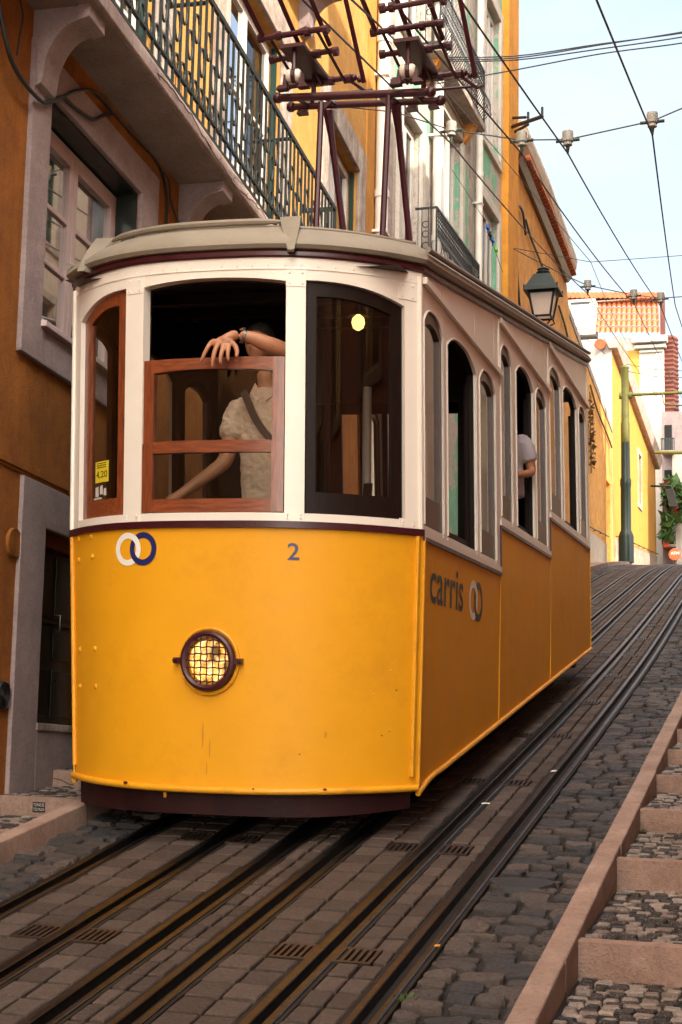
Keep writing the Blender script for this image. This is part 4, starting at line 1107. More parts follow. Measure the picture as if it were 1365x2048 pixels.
for (u, v, r_, lab, mt) in ((28, 1085, .105, 'round ribbed vent cover at the edge of the cellar door frame', 'ochre'), (6, 1391, .10, 'blackened round vent cover low on the ochre wall', 'black_iron')):
    no_ = V3(math.cos(.08), math.sin(.08), 0); c = at_plane(u, v, no_, A(0, 0, .012))
    m = MB(); pr = [(.001,.012)]
    for k in range(1, 7): pr += [(r_*(k-.35)/6.5, .012), (r_*(k-.15)/6.5, .004), (r_*k/6.5, .012)]
    pr += [(r_*.95, .016), (r_, .010), (r_, -.02)]
    m.lathe(pr, c, no_, 28); o = m.build('wall_vent', mt, hA, smooth=True); o['label'] = lab

bal = MB(); bal.fbox(A, -4, 6.62, 4.93, 5.06, -.02, .52); bal.fbox(A, -4, 6.60, 5.06, 5.085, 0, .50)
slab = bal.build('balcony', 'pink_stone', hA, bevel=.012); slab['label'] = 'cracked pink balcony slab with green iron railing'
MAT['crack'] = paint('dark_crack', (.05,.03,.025), .9, .2)
m = MB(); pts = []; a_ = .1
while a_ < 3.6: pts.append(A(a_, 4.985+.045*math.sin(a_*2.3)+random.uniform(-.022, .022), .522)); a_ += random.uniform(.05, .16)
for i in range(len(pts)-1): m.tube([pts[i], pts[i+1]], .0035, 4)
for k in range(0, len(pts), 4): m.tube([pts[k], pts[k]+V3(.001, random.uniform(.05, .16), random.choice((-.045, .05)))], .0025, 4)
m.build('crack', 'crack', slab)
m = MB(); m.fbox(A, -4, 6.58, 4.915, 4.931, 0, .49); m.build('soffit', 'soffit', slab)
prof_ = [(0, 4.914), (.43, 4.914), (.43, 4.83), (.385, 4.80)]+[(.385-.285*math.sin(t)**1.0, 4.80-.40*(1-math.cos(t))) for t in np.linspace(.1, math.pi/2, 10)]+[(.085, 4.34), (0, 4.30)]
for a in (-1.12, 2.10, 5.3):
    m = MB(); m.prism(prof_, lambda x, y, o, a=a: A(a+o, y, x), 0, .26)
    m.prism([(.36, 4.914), (.455, 4.914), (.455, 4.815), (.36, 4.79)], lambda x, y, o, a=a: A(a+o, y, x), -.02, .28)
    m.build('corbel', 'mauve', slab, bevel=.006)
rl = MB(); ro = .46
def rail_line(h, t, o=ro, a0=-3.9, a1=6.55): rl.fbox(A, a0, a1, h-t/2, h+t/2, o-.016, o+.016)
rail_line(5.135, .032); rail_line(5.30, .022); rail_line(6.43, .055)
a = -3.85; k = 0
while a < 6.56:
    rl.fbox(A, a-.011, a+.011, 5.085, 6.43, ro-.011, ro+.011)
    c = a+.0825
    if c < 6.5:
        for (h, rx, rz) in ((5.385, .058, .080), (5.72 if k % 2 else 5.96, .066, .135)):
            rl.tube([A(c+rx*math.cos(q), h+rz*math.sin(q), ro) for q in np.linspace(0, 2*math.pi, 14)[:-1]], .0115, 6, closed=True)
            rl.ball(A(c+rx, h+rz*.2, ro), .015, 5); rl.ball(A(c, h-rz, ro), .013, 5)
    a += .165; k += 1
rl.fbox(A, 6.53, 6.57, 5.06, 6.46, ro-.02, ro+.02)
for h, t in ((5.135, .032), (6.43, .055)): rl.fbox(A, 6.535, 6.565, h-t/2, h+t/2, .02, ro)
for q in (.12, .24, .36): rl.fbox(A, 6.541, 6.559, 5.085, 6.43, q-.009, q+.009)
for a in (1.45, 4.35): rl.tube([A(a, 6.36, ro), A(a, 6.36, .02)], .022, 6)
rl.build('railing', 'iron_worn', slab)
for u in UP:
    m = MB(); surround(m, A, (u[0]-.40, u[1]+.42, u[2]-.3 if u[2] > 5.2 else u[2], u[3]+.42), u, -.02, .05)
    m.build('door_surround', 'worn_stone', hA, bevel=.012)
for k, u in enumerate(UP):
    casement(hA, A, (u[0]+.02, u[1]-.02, u[2]+.02, u[3]-.02), -.14, .07, 2, (.30, .62) if k < 2 else (.5,), frame='white_frame', curtain=[(0, (u[0]+.1, u[1]-.1, u[2]+.1, u[2]+1.5))], name='balcony_door' if k < 2 else 'window')
    m = MB(); m.fbox(A, u[1]-.02, u[1]+.012, u[2]+.03, u[3]-.03, -.12, -.05); m.build('shutter', 'shutter', hA)
    m = MB(); m.fbox(A, u[0]-.012, u[0]+.02, u[2]+.03, u[3]-.03, -.12, -.05); m.build('shutter', 'shutter', hA)
b2 = MB(); b2.fbox(A, -4, 6.75, 9.35, 9.5, -.02, .60); s2 = b2.build('balcony', 'pink_stone', hA, bevel=.012); s2['label'] = 'upper balcony slab at the top of the picture'
for a in (2.7, 6.25):
    m = MB(); m.prism([(x*1.25, y+4.42) for x, y in prof_], lambda x, y, o, a=a: A(a+o, y, x), 0, .3); m.build('corbel', 'mauve', s2, bevel=.006)
def cable(name, pts, r_, label, mat='cable', cat='cable', n=8, group=None):
    m = MB(); m.tube(catmull(pts, n), r_, 6); return tag(m.build(name, mat, smooth=True), label, cat, group)
noA = V3(math.cos(.08), math.sin(.08), 0)
def onA(u, v, o): return at_plane(u, v, noA, A(0, 0, o))
cable('wall_cable', [onA(*q) for q in ((-8,-30,.03),(2,30,.05),(20,110,.07),(45,160,.08),(80,200,.07),(98,205,.06),(125,195,.06),(150,215,.06),(185,238,.06),(205,232,.04),(225,228,.03))], .016, 'thick black cable hanging from the left edge down to the window head and across it')
cable('wall_cable', [onA(*q) for q in ((92,203,.06),(115,200,.06),(150,182,.05),(185,182,.03),(215,210,.02),(260,262,.02),(305,310,.02),(325,345,.02),(335,400,.02),(333,450,.02),(336,520,.02))], .014, 'black cable looping from the window head to the underside of the balcony and down')
cable('wall_cable', [onA(*q) for q in ((318,330,.02),(338,360,.03),(342,400,.03),(355,440,.03),(372,470,.03))], .010, 'thin black cable splitting off beside the right corbel')
cable('wall_cable', [onA(*q) for q in ((36,-20,.06),(46,30,.06),(40,70,.06),(34,110,.05))], .008, 'thin black cable strand on the first corbel')

# --- downpipe and the peeling green house
def downpipe(P, a, h0, h1, r_, label, o=.14):
    m = MB(); m.tube([P(a, h0, o), P(a, h1, o)], r_, 14)
    k = h0+1.2
    while k < h1: m.tube([P(a, k, o), P(a, k+.12, o)], r_*1.18, 14); k += 2.6
    h = h0+.6
    while h < h1: m.fbox(P, a-r_*1.3, a+r_*1.3, h, h+.04, 0, o+r_*1.05); h += 2.6
    return tag(m.build('downpipe', 'pipe', smooth=True), label, 'drainpipe')
downpipe(A, 10.95, 2, 15, .105, 'wide white drainpipe between the ochre house and the green house')
B = facade((-2.99, 12.76, 0), 0, 0); by = lambda y: y-12.76
hB = thing('green_house', tuple(B(5, 1)), 'tall house with peeling green and white plaster and iron balconies', 'house')
HB = [(by(13.7), by(15.0), 5.5, 10.1), (by(16.5), by(18.2), 7.55, 11.2), (by(20.1), by(21.9), 7.3, 10.75), (by(13.7), by(15.0), 11.6, 15.2), (by(16.5), by(18.2), 11.7, 15.4), (by(20.4), by(22.0), 12.2, 15.6)]
m = MB(); wall_holes(m, B, 0, by(22.4), -1, 19, HB, .3); block(m, B, 0, by(22.4), -1, 19); m.build('wall', 'green_plaster', hB)
for q in HB:
    m = MB(); surround(m, B, (q[0]-.22, q[1]+.22, q[2]-.18, q[3]+.25), q, -.02, .07); m.build('window_surround', 'white_wall', hB, bevel=.01)
for q in HB: casement(hB, B, (q[0]+.02, q[1]-.02, q[2]+.02, q[3]-.02), -.10, .09, 3 if q[1]-q[0] > 1.5 else 2, (.3,), frame='white_frame', curtain=[(0, (q[0]+.1, q[1]-.1, q[2]+.1, q[3]-.2))])
m = MB()
for (a, w) in ((by(15.75), .35), (by(19.0), .45), (by(12.95), .3)): m.fbox(B, a, a+w, 2, 19, 0, .012)
m.build('plaster_patch', 'grey_plaster', hB)
def iron_balcony(y0, y1, z, hgt, belly, lab, dep=.42):
    m = MB(); m.fbox(B, by(y0), by(y1), z-.14, z, -.02, dep); s_ = m.build('balcony', 'worn_stone', hB, bevel=.01); s_['label'] = lab
    for a in (y0+.3, y1-.5):
        m = MB(); m.prism([(0, z-.14), (dep*.8, z-.14), (dep*.7, z-.22), (.1, z-.5), (0, z-.55)], lambda x, y, o, a=a: B(by(a)+o, y, x), 0, .18); m.build('corbel', 'orange_wall', s_)
    m = MB(); o = dep-.03
    prof = lambda t: o+(belly*math.sin(min(1, t/.55)*math.pi) if t < .55 else 0)*1.0
    for h in (z+.04, z+hgt): m.fbox(B, by(y0)+.02, by(y1)-.02, h-.02, h+.02, o-.015, o+.015)
    m.fbox(B, by(y0)+.02, by(y1)-.02, z+hgt*.80-.01, z+hgt*.80+.01, o-.01, o+.01)
    a = by(y0)+.06; k = 0
    while a < by(y1)-.03:
        m.tube([B(a, z+.04+(hgt-.04)*t, prof(t)) for t in np.linspace(0, 1, 11)], .009, 5)
        for h, r_ in ((z+hgt*.9, .05), (z+hgt*.68, .055), (z+hgt*.56, .055)):
            m.tube([B(a+.05+r_*.8*math.cos(q), h+r_*math.sin(q), o) for q in np.linspace(0, 2*math.pi, 9)[:-1]], .008, 4, closed=True)
        a += .105
    for a in (by(y0)+.03, by(y1)-.03):
        m.fbox(B, a-.015, a+.015, z, z+hgt, o-.015, o+.015)
        for h in (z+.04, z+hgt): m.fbox(B, a-.012, a+.012, h-.02, h+.02, 0, o)
        for q in (.12, .24): m.tube([B(a, z+.04+(hgt-.04)*t, q) for t in (0, 1)], .009, 5)
        for h in (.35, .55, .72):
            m.tube([B(a, z+hgt*h+.06*math.sin(q), .19+.06*math.cos(q)) for q in np.linspace(0, 2*math.pi, 9)[:-1]], .009, 4, closed=True)
    m.build('railing', 'black_iron', s_)
iron_balcony(14.75, 18.3, 7.55, 1.05, .10, 'lower wrought iron balcony with bellied railing')
iron_balcony(14.85, 18.7, 11.70, 1.15, .16, 'upper wrought iron balcony with bellied railing')
downpipe(B, by(15.75), 4.5, 19, .095, 'white drainpipe on the green house beside its iron balconies', .16)
downpipe(B, by(19.45), 4.5, 19, .075, 'grey white drainpipe near the right end of the green house', .13)

# --- orange house
C_ = facade((-2.92, 22.4, 0), 0, 0); cy_ = lambda y: y-22.4
hC = thing('orange_house', tuple(C_(5, 2)), 'weathered orange house with a projecting eave and a long low wall', 'house')
m = MB(); m.fbox(C_, 0, cy_(23.62), 0, 19, -4, .10); m.build('pilaster', 'orange_strip', hC)
m = MB(); topl = [(cy_(23.62), 13.0), (cy_(27), 12.85), (cy_(31.6), 12.3), (cy_(32.2), 11.55), (cy_(36.5), 10.8), (cy_(42.3), 9.95)]
m.prism([(cy_(23.62), 0), (cy_(40.6), 0), (cy_(40.6), 7.75), (cy_(41.7), 7.75), (cy_(41.7), 0), (cy_(42.3), 0)]+topl[::-1], lambda a, b, o: C_(a, b, o), -.45, 0)
m.build('wall', 'orange_wall', hC)
m = MB(); m.fbox(C_, cy_(40.5), cy_(41.8), 3, 7.76, -.40, -.28); m.build('door', 'orange_strip', hC)
m = MB()
for i in range(2, 5):
    (a0, h0), (a1, h1) = topl[i], topl[i+1] if i+1 < len(topl) else topl[i]
    if i >= 3: m.hexa([C_(a0,h0-.22,-.5), C_(a1,h1-.22,-.5), C_(a1,h1-.22,.03), C_(a0,h0-.22,.03), C_(a0,h0+.02,-.5), C_(a1,h1+.02,-.5), C_(a1,h1+.02,.03), C_(a0,h0+.02,.03)])
m.build('coping', 'grey_plaster', hC)
m = MB(); n = 12
for i in range(3):
    (a0, h0), (a1, h1) = topl[i], topl[i+1]
    if i == 2: continue
    m.cur = 0
    sec = [(0, .02), (.16, .06), (.30, .25), (.34, .50), (.28, .75), (.10, .90), (-.4, .95), (-.4, .02)]
    m.add([C_(a0, h0+z, o) for o, z in sec]+[C_(a1, h1+z, o) for o, z in sec], [(k, (k+1) % 8, 8+(k+1) % 8, 8+k) for k in range(8)]+[tuple(range(8))[::-1], tuple(range(8, 16))])
m.build('eave', 'cream', hC)
m = MB(); y = 23.9
while y < 31.3:
    z = float(np.interp(y, [23.62, 27, 31.6], [13.0, 12.85, 12.3])); m.tube([C_(cy_(y), z-.04, .02), C_(cy_(y), z+.02, .34)], .085, 7); y += .21
m.build('eave_tiles', 'tile', hC)
m = MB()
m.hexa([C_(cy_(23.7),12.82,0), C_(cy_(31.4),12.12,0), C_(cy_(31.4),12.12,.10), C_(cy_(23.7),12.82,.10), C_(cy_(23.7),12.95,0), C_(cy_(31.4),12.25,0), C_(cy_(31.4),12.25,.22), C_(cy_(23.7),12.95,.22)])
m.build('gutter', 'side_sash', hC)
m = MB(); m.fbox(C_, cy_(33.0), cy_(40.5), 2, 5.45, -.02, .03); m.build('dado', 'cream', hC)
m = MB()
for y in np.linspace(34, 40, 5):
    m.tube([C_(cy_(y), 5.35+.06*(y-34), .03), C_(cy_(y), 5.35+.06*(y-34), .12)], .015, 5)
m.tube([C_(cy_(33.5), 5.38, .12), C_(cy_(40.4), 5.72, .12)], .018, 6); m.build('handrail', 'black_iron', hC)
for pts, lab in (([(1042,640),(1036,560),(1032,480),(1031,430),(1037,412),(1046,425),(1052,470)], 'black cable looped high on the orange wall'),
                 ([(1052,440),(1062,475),(1076,510),(1090,545)], 'thick black cable slanting down the orange wall behind the lantern'),
                 ([(1118,612),(1130,650),(1140,690),(1150,705)], 'two dark cables hanging on the orange wall to the right of the lantern'),
                 ([(1181,770),(1195,820),(1215,870),(1224,895)], 'dark cable along the top of the yellow lower wall')):
    cable('wall_cable', [atX(u, v, -2.86) for u, v in pts], .03, lab)
m = MB(); m.tube([V3(-2.86, 36.2-.1*(z-9), z) for z in np.linspace(7.3, 9.9, 9)], .02, 5)
for k in range(110):
    y, z = 36.2+random.gauss(0, .13), 8.9+random.uniform(-1.5, .9); c = V3(-2.88+random.uniform(0, .12), y-.1*(z-9), z); d = rng.normal(size=3)*.045; e = rng.normal(size=3)*.045
    m.add([c-d, c+e, c+d, c-e], [(0,1,2,3)])
MAT['dry_leaf'] = paint('dry_brown_leaves', (.12,.07,.025), .8, .4, 9)
tag(m.build('wall_plant', 'dry_leaf'), 'dry brown plant hanging on the yellow wall just behind the tram', 'plant')

# --- yellow house with a white end wall
F = facade((-2.92, 42.4, 0), 0, 0)
hF = thing('yellow_house', tuple(F(6, 4)), 'bright yellow house with a stone coping and a sunlit white end wall', 'house')
FT = lambda a: 13.2-.108*a
WF = (8.6, 9.7, 8.4, 10.5)
m = MB(); A_ = [0, WF[0], WF[1], 16.4]
for i in range(3):
    a0, a1 = A_[i], A_[i+1]
    if i == 1:
        m.add([F(a0,3), F(a1,3), F(a1,WF[2]), F(a0,WF[2])], [(0,1,2,3)]); m.add([F(a0,WF[3]), F(a1,WF[3]), F(a1,FT(a1)), F(a0,FT(a0))], [(0,1,2,3)])
        for q in (((a0,WF[2]),(a1,WF[2])),((a1,WF[2]),(a1,WF[3])),((a1,WF[3]),(a0,WF[3])),((a0,WF[3]),(a0,WF[2]))): m.add([F(*q[0]), F(*q[1]), F(*q[1], -.25), F(*q[0], -.25)], [(0,1,2,3)])
    else: m.add([F(a0,3), F(a1,3), F(a1,FT(a1)), F(a0,FT(a0))], [(0,1,2,3)])
m.add([F(16.4,3,0), F(16.4,3,-5), F(16.4,FT(16.4),-5), F(16.4,FT(16.4),0)], [(0,1,2,3)])
m.build('wall', 'yellow_wall', hF)
m = MB(); m.fbox(F, -.02, .25, 3, 13.25, -7, -.001); m.build('end_wall', 'white_wall', hF)
m = MB()
m.hexa([F(-.15,FT(0)-.35,-.1), F(16.5,FT(16.5)-.35,-.1), F(16.5,FT(16.5)-.35,.22), F(-.15,FT(0)-.35,.22), F(-.15,FT(0)+.12,-.3), F(16.5,FT(16.5)+.12,-.3), F(16.5,FT(16.5)+.12,.36), F(-.15,FT(0)+.12,.36)])
m.build('coping', 'coping', hF, bevel=.03)
casement(hF, F, (WF[0]+.02, WF[1]-.02, WF[2]+.02, WF[3]-.02), -.12, .08, 2, (.5,), frame='white_frame')
m = MB(); surround(m, F, (WF[0]-.2, WF[1]+.2, WF[2]-.2, WF[3]+.2), WF, -.01, .05); m.build('window_surround', 'coping', hF)
m = MB()
m.hexa([F(.3,3,-.02), F(16.3,3,-.02), F(16.3,3,.06), F(.3,3,.06), F(.3,5.95,-.02), F(16.3,6.95,-.02), F(16.3,6.95,.06), F(.3,5.95,.06)]); m.build('dado', 'dado', hF)
m = MB(); m.tube([F(.6, 6.05, .14), F(16, 7.0, .14)], .02, 6)
for a in np.linspace(.8, 15.8, 9): m.tube([F(a, 6.06+.062*(a-.6), 0), F(a, 6.06+.062*(a-.6), .14)], .016, 5)
m.build('handrail', 'black_iron', hF)
m = MB(); c = atY(1203, 690, 42.36); m.tube([c+V3(0,.1,.05), c+V3(0,-.45,-.08)], [.16,.2], 10); m.build('water_spout', 'tile', hF, smooth=True)
m = MB(); c = atX(1302, 972, -2.86); m.tube([c, c+V3(.9,-.1,-.05), c+V3(1.05,-.15,-.4)], .05, 6); m.fbox(lambda a, b, o: c+V3(.85+a-.25*b, o-.15, -1.0+b), 0, .35, 0, .8, -.2, .1)
m.build('wall_lamp', 'black_iron', hF)

# --- red roofed house at the top of the street
YG = 62
def GP(u, v, dy=0): return atY(u, v, YG)+V3(0, dy, 0)
hG = thing('red_roofed_house', tuple(GP(1250, 1120)), 'white house with a steep red tiled roof and dormer at the top of the street', 'house')
def vquad(m, u0, v0, u1, v1, y0=0, y1=9):
    p0, p1 = GP(u0, v1), GP(u1, v0)
    m.box(p0[0], p1[0], YG+y0, YG+y1, p0[2], p1[2])
m = MB(); vquad(m, 1130, 672, 1328, 1180, 0, .8); m.build('wall', 'white_wall', hG)
m = MB(); vquad(m, 1240, 700, 1279, 792, -.02, .1); vquad(m, 1329, 705, 1337, 900, .4, 2); m.build('yellow_panel', 'yellow_wall', hG)
m = MB(); vquad(m, 1266, 674, 1336, 690, -.5, .2); vquad(m, 1270, 690, 1333, 700, -.3, .2); vquad(m, 1279, 700, 1327, 707, -.15, .2); vquad(m, 1318, 707, 1328, 1150, -.12, .2); m.build('cornice', 'white_wall', hG, bevel=.03)
def tiles(m, p00, p10, p01, p11, nc, nr, amp):
    """pantile field from eave p00-p10 up to p01-p11"""
    p00, p10, p01, p11 = [np.array(p, float) for p in (p00, p10, p01, p11)]
    nrm = np.cross(p10-p00, p01-p00); nrm /= np.linalg.norm(nrm)
    K = 8
    for r_ in range(nr):
        vs = []; jig = random.uniform(-.1, .1)
        for i in range(nc*K+1):
            s_ = i/(nc*K)
            for t, lift in ((r_/nr, amp*.55), ((r_+1.05)/nr, 0)):
                p = (p00*(1-s_)+p10*s_)*(1-t)+(p01*(1-s_)+p11*s_)*t
                w = abs(math.cos(math.pi*i/K))**.7
                vs.append(p+nrm*(amp*w+lift)*(1 if nrm[1] < 0 or nrm[0] > 0 else -1))
        m.add(vs, [(2*i, 2*i+2, 2*i+3, 2*i+1) for i in range(nc*K)])
    return m
m = MB(); tiles(m, GP(1186, 672, -.3), GP(1322, 672, -.3), GP(1186, 596, .9), GP(1314, 596, .9), 13, 5, .13); m.build('roof', 'tile', hG, smooth=True)
m = MB(); tiles(m, GP(1130, 610, -.2), GP(1192, 610, -.2), GP(1130, 596, .9), GP(1192, 596, .9), 6, 1, .13); m.build('roof_edge', 'tile', hG, smooth=True)
m = MB(); vquad(m, 1130, 588, 1316, 602, .5, 1.2); m.build('parapet', 'white_wall', hG)
m = MB(); p, q = GP(1130, 584, .8), GP(1320, 584, .8)
for k in range(20):
    c = p+(q-p)*(k+.5)/20; m.tube([c+V3(0,-.45,-.06), c+V3(0,1.0,.10)], .17, 7)
m.build('ridge_tiles', 'tile', hG, smooth=True)
m = MB(); p0, p1 = GP(1328, 868, 0), GP(1353, 672, 0)
for k in range(22):
    f = k/22; z = p1[2]+(p0[2]-p1[2])*f
    m.tube([V3(p0[0]-.1, YG+.3, z), V3(p0[0]+.45, YG+.1, z-.05), V3(p0[0]+.6, YG+.6, z-.05)], .14, 6)
m.box(p0[0]-.2, p0[0]+.5, YG+.3, YG+.6, p0[2], p1[2]); m.build('tiled_side', 'tile_dark', hG)
m = MB(); vquad(m, 1318, 578, 1326, 676, .9, 1.3); m.build('roof_verge', 'tile_dark', hG)
m = MB(); vquad(m, 1137, 602, 1193, 676, -.5, .6); dm = m.build('dormer', 'white_wall', hG)
m = MB(); vquad(m, 1143, 612, 1183, 664, -.56, -.5); wf_ = m.build('window', 'white_frame', hG)
m = MB(); vquad(m, 1153, 619, 1179, 660, -.60, -.565); m.build('pane', 'side_pane', wf_)
m = MB(); vquad(m, 1145, 609, 1184, 615, -.63, -.55); m.build('window_head', 'black_iron', hG)

# --- far houses with balconies and plants on the right
YH = 60
def HP(u, v): return atY(u, v, YH)
hH = thing('balconied_house', tuple(HP(1350, 1140)), 'narrow pink grey house with balconies at the far end of the street', 'house')
p0, p1 = HP(1327, 1180), HP(1420, 820)
m = MB(); m.box(p0[0], p1[0], YH, YH+8, p0[2], p1[2]); m.build('wall', 'mauve', hH)
m = MB(); q0, q1 = HP(1350, 1180), HP(1420, 905); m.box(q0[0], q1[0], YH-.6, YH, q0[2], q1[2]); m.build('projecting_front', 'white_wall', hH)
for (u0, v0, u1, v1) in ((1330, 850, 1344, 905), (1330, 940, 1344, 1000), (1332, 1035, 1346, 1090)):
    m = MB(); a, b = HP(u0, v1), HP(u1, v0); m.box(a[0], b[0], YH-.05, YH+.1, a[2], b[2]); w_ = m.build('window', 'dark_room', hH)
    m = MB(); a, b = HP(u0-3, v1+3), HP(u1+8, v1-22); m.box(a[0], b[0], YH-1.0, YH, a[2]-.12, a[2]); bb = m.build('balcony', 'coping', hH)
    m = MB()
    for k in range(9): x = a[0]+(b[0]-a[0])*k/8; m.box(x-.02, x+.02, YH-1.0, YH-.96, a[2], b[2])
    m.box(a[0], b[0], YH-1.02, YH-.95, b[2]-.05, b[2]); m.build('railing', 'black_iron', bb)
m = MB()
for (u, v, su, sv, n) in ((1342, 985, 10, 22, 260), (1356, 1000, 8, 28, 240), (1336, 1040, 6, 10, 90), (1334, 1070, 5, 8, 60)):
    for k in range(n):
        c = atY(u+random.gauss(0, su*.5), v+random.gauss(0, sv*.5), YH-1.2+random.uniform(-.6, .3)); d = rng.normal(size=3)*.17; e = rng.normal(size=3)*.17
        m.cur = 1 if random.random() < .05 else 0; m.add([c-d, c+e, c+d, c-e], [(0,1,2,3)])
tag(m.build('balcony_plant', ['leaf', 'flower']), 'leafy green plants with red flowers spilling from the far balconies', 'plant')
m = MB()
for (u, v) in ((1333, 1052), (1333, 1082)):
    c = atY(u, v, YH-1.3); m.box(c[0]-.12, c[0]+.12, c[1]-.1, c[1]+.1, c[2]-.3, c[2]+.3)
tag(m.build('hanging_cloth', 'red_sign'), 'red cloths hung out on the far house beneath the plants', 'cloth')

# round ATM sign on a post
sg = atY(1350, 1109, 50); sR = 12.0/2844*float(np.linalg.norm(sg-CPOS))*.97
sgn = thing('bank_sign', (sg[0], sg[1], gz(50)), 'round red sign reading ATM at the far right of the street', 'sign')
m = MB(); m.lathe([(.001,-.05),(sR*.97,-.05),(sR,-.03),(sR,.03),(sR*.97,.05),(.001,.05)], sg, (.23,-1,0), 32); m.build('disc', 'red_sign', sgn, smooth=True)
dx_ = V3(1, .23, 0)/math.hypot(1, .23); nf = V3(.23, -1, 0)/math.hypot(1, .23)
m = MB(); text_on(m, 'ATM', lambda a, b: sg+dx_*a+V3(0,0,b+.05)+nf*.058, sR*1.35, sR*.48); m.build('lettering', 'logo_white', sgn)
m = MB(); m.tube([V3(sg[0], sg[1]+.1, gz(50)-.2), V3(sg[0], sg[1]+.1, sg[2])], .06, 8); m.build('post', 'black_iron', sgn)

# ---------------------------------------------------------------- houses along the right side (outside the picture; they shade the street)
def right_house(y0, y1, zt, mat, label, win):
    P = lambda a, h, o=0: V3(4.35-o, y0+a, h); L_ = y1-y0
    h = thing('street_house', (4.35, (y0+y1)/2, gz((y0+y1)/2)), label, 'house'); zb0 = gz(y0)-1; holes = []
    base = gz((y0+y1)/2); n = int(L_//2.6)
    for fl_ in range(5):
        for k in range(n):
            c = L_*(k+.5)/n; z0 = base+(.4 if fl_ == 0 else .9)+3.3*fl_
            if z0+2.3 < zt-.3: holes.append((c-.55, c+.55, z0, z0+2.1))
    m = MB(); wall_holes(m, P, 0, L_, zb0, zt, holes, .22); m.fbox(P, 0, L_, zb0, zt, -7, -.6); m.build('wall', mat, h)
    for q in holes:
        m = MB(); surround(m, P, (q[0]-.16, q[1]+.16, q[2]-.14, q[3]+.16), q, -.01, .05); m.build('window_surround', 'worn_stone', h)
        m = MB(); surround(m, P, q, (q[0]+.1, q[1]-.1, q[2]+.1, q[3]-.1), -.2, -.12); c = (q[0]+q[1])/2; m.fbox(P, c-.05, c+.05, q[2]+.1, q[3]-.1, -.2, -.12)
        w_ = m.build('window', win, h)
        m = MB(); m.add([P(q[0]+.1,q[2]+.1,-.17), P(q[1]-.1,q[2]+.1,-.17), P(q[1]-.1,q[3]-.1,-.17), P(q[0]+.1,q[3]-.1,-.17)], [(0,1,2,3)]); m.build('pane', 'house_pane', w_)
    m = MB(); m.fbox(P, 0, L_, zt, zt+.3, -7.2, .25); m.build('roof', 'tile', h)
RH_ = [(-16.5, -7.5, 7.6, 'mauve', 'low mauve house on the right side behind the viewer', 'white_frame'), (-7.5, 5.0, 9.8, 'pink_wall', 'pink house opposite the tram on the right side of the street', 'white_frame'), (5.0, 13.5, 15.5, 'pink_wall', 'tall terracotta pink house on the right side beside the pink house', 'white_frame'),
       (13.5, 23.0, 23.5, 'cream', 'tall pale house on the right side halfway up the street', 'shutter'), (23.0, 33.0, 19.4, 'ochre_light', 'ochre house at the upper end of the right side', 'white_frame')]
RH_.append((51.0, 64.0, 20.0, 'cream', 'pale house beyond the bend at the top of the right side', 'white_frame'))
for q in RH_: right_house(*q)
# ---------------------------------------------------------------- pole, lantern
YP = 40
pb = atY(1253, 1131, YP); pb[2] = gz(YP)+.1
pole = thing('tram_pole', tuple(pb), 'tall green tram pole with a dark lower half standing on the far left pavement', 'pole')
def pz(v): return atY(1253, v, YP)[2]
m = MB(); m.lathe([(.26,0),(.26,.9),(.21,1.05),(.175,1.1),(.175,pz(975)-pb[2]),(.19,pz(970)-pb[2]),(.19,pz(960)-pb[2]),(.155,pz(955)-pb[2]),(.15,pz(885)-pb[2])], pb, (0,0,1), 18); m.build('lower_shaft', 'pole_dark', pole, smooth=True)
m = MB(); z = lambda v: pz(v)-pb[2]
m.lathe([(.15,z(885)),(.155,z(848)),(.135,z(844)),(.13,z(780)),(.13,z(738)),(.15,z(736)),(.13,z(733)),(.02,z(730))], pb, (0,0,1), 18); m.build('upper_shaft', 'pole_green', pole, smooth=True)
m = MB(); a = V3(pb[0], YP, pz(790)); m.tube([a, a+V3(6.6, .8, .15)], .055, 10)
for q in (.25, .45): m.tube([a+V3(-.2,0,-q*.2+.05), a+V3(.25,0,-q*.2+.05)], .10, 8)
m.tube([a+V3(1.25,.1,0), a+V3(1.3,.1,-.35), a+V3(2.2,.2,-.45), a+V3(6.5,.8,-.55)], .03, 6)
m.build('bracket_arm', 'pole_green', pole, smooth=True)
YQ = 54; qb = atY(1395, 905, YQ)
pole2 = thing('tram_pole', (qb[0], YQ, gz(YQ)), 'tram pole past the right edge whose long arm reaches over the far tracks', 'pole')
m = MB(); m.lathe([(.25,-.3),(.22,1.5),(.17,qb[2]-gz(YQ)+1.0)], (qb[0], YQ, gz(YQ)), (0,0,1), 14); m.build('shaft', 'pole_dark', pole2, smooth=True)
m = MB(); m.tube([qb, atY(1310, 905, YQ)], .08, 8); m.build('bracket_arm', 'pole_green', pole2, smooth=True)

lc = atX(1087, 600, -1.42); s = .95*float(np.linalg.norm(lc-CPOS))/2844   # metres per photo pixel at the lantern
lan = thing('street_lantern', tuple(lc), 'old dark green street lantern on a wall bracket above the tram roof', 'street lamp')
def lp_(a, b, r_=0): return lc+V3(a*s, r_, -b*s)
m = MB(); W1, W2, W0 = 36, 19, 21
def frust(m, w0, z0, w1, z1, cap=True):
    p = [(-1,-1),(1,-1),(1,1),(-1,1)]
    m.hexa([lc+V3(x*w0*s, y*w0*s, -z0*s) for x, y in p]+[lc+V3(x*w1*s, y*w1*s, -z1*s) for x, y in p])
frust(m, 36, -14, 35, -20); frust(m, 34, -20, 19, -48); frust(m, 19, -48, 17, -52)
m.lathe([(9*s,52*s),(13*s,54*s),(15*s,58*s),(11*s,62*s),(13*s,65*s),(4*s,70*s),(1*s,71*s)], lc, (0,0,1), 14)
for x in (-1, 1):
    for y in (-1, 1): m.tube([lc+V3(x*34*s,y*34*s,18*s), lc+V3(x*34*s,y*34*s,26*s)], 1.6*s, 6)
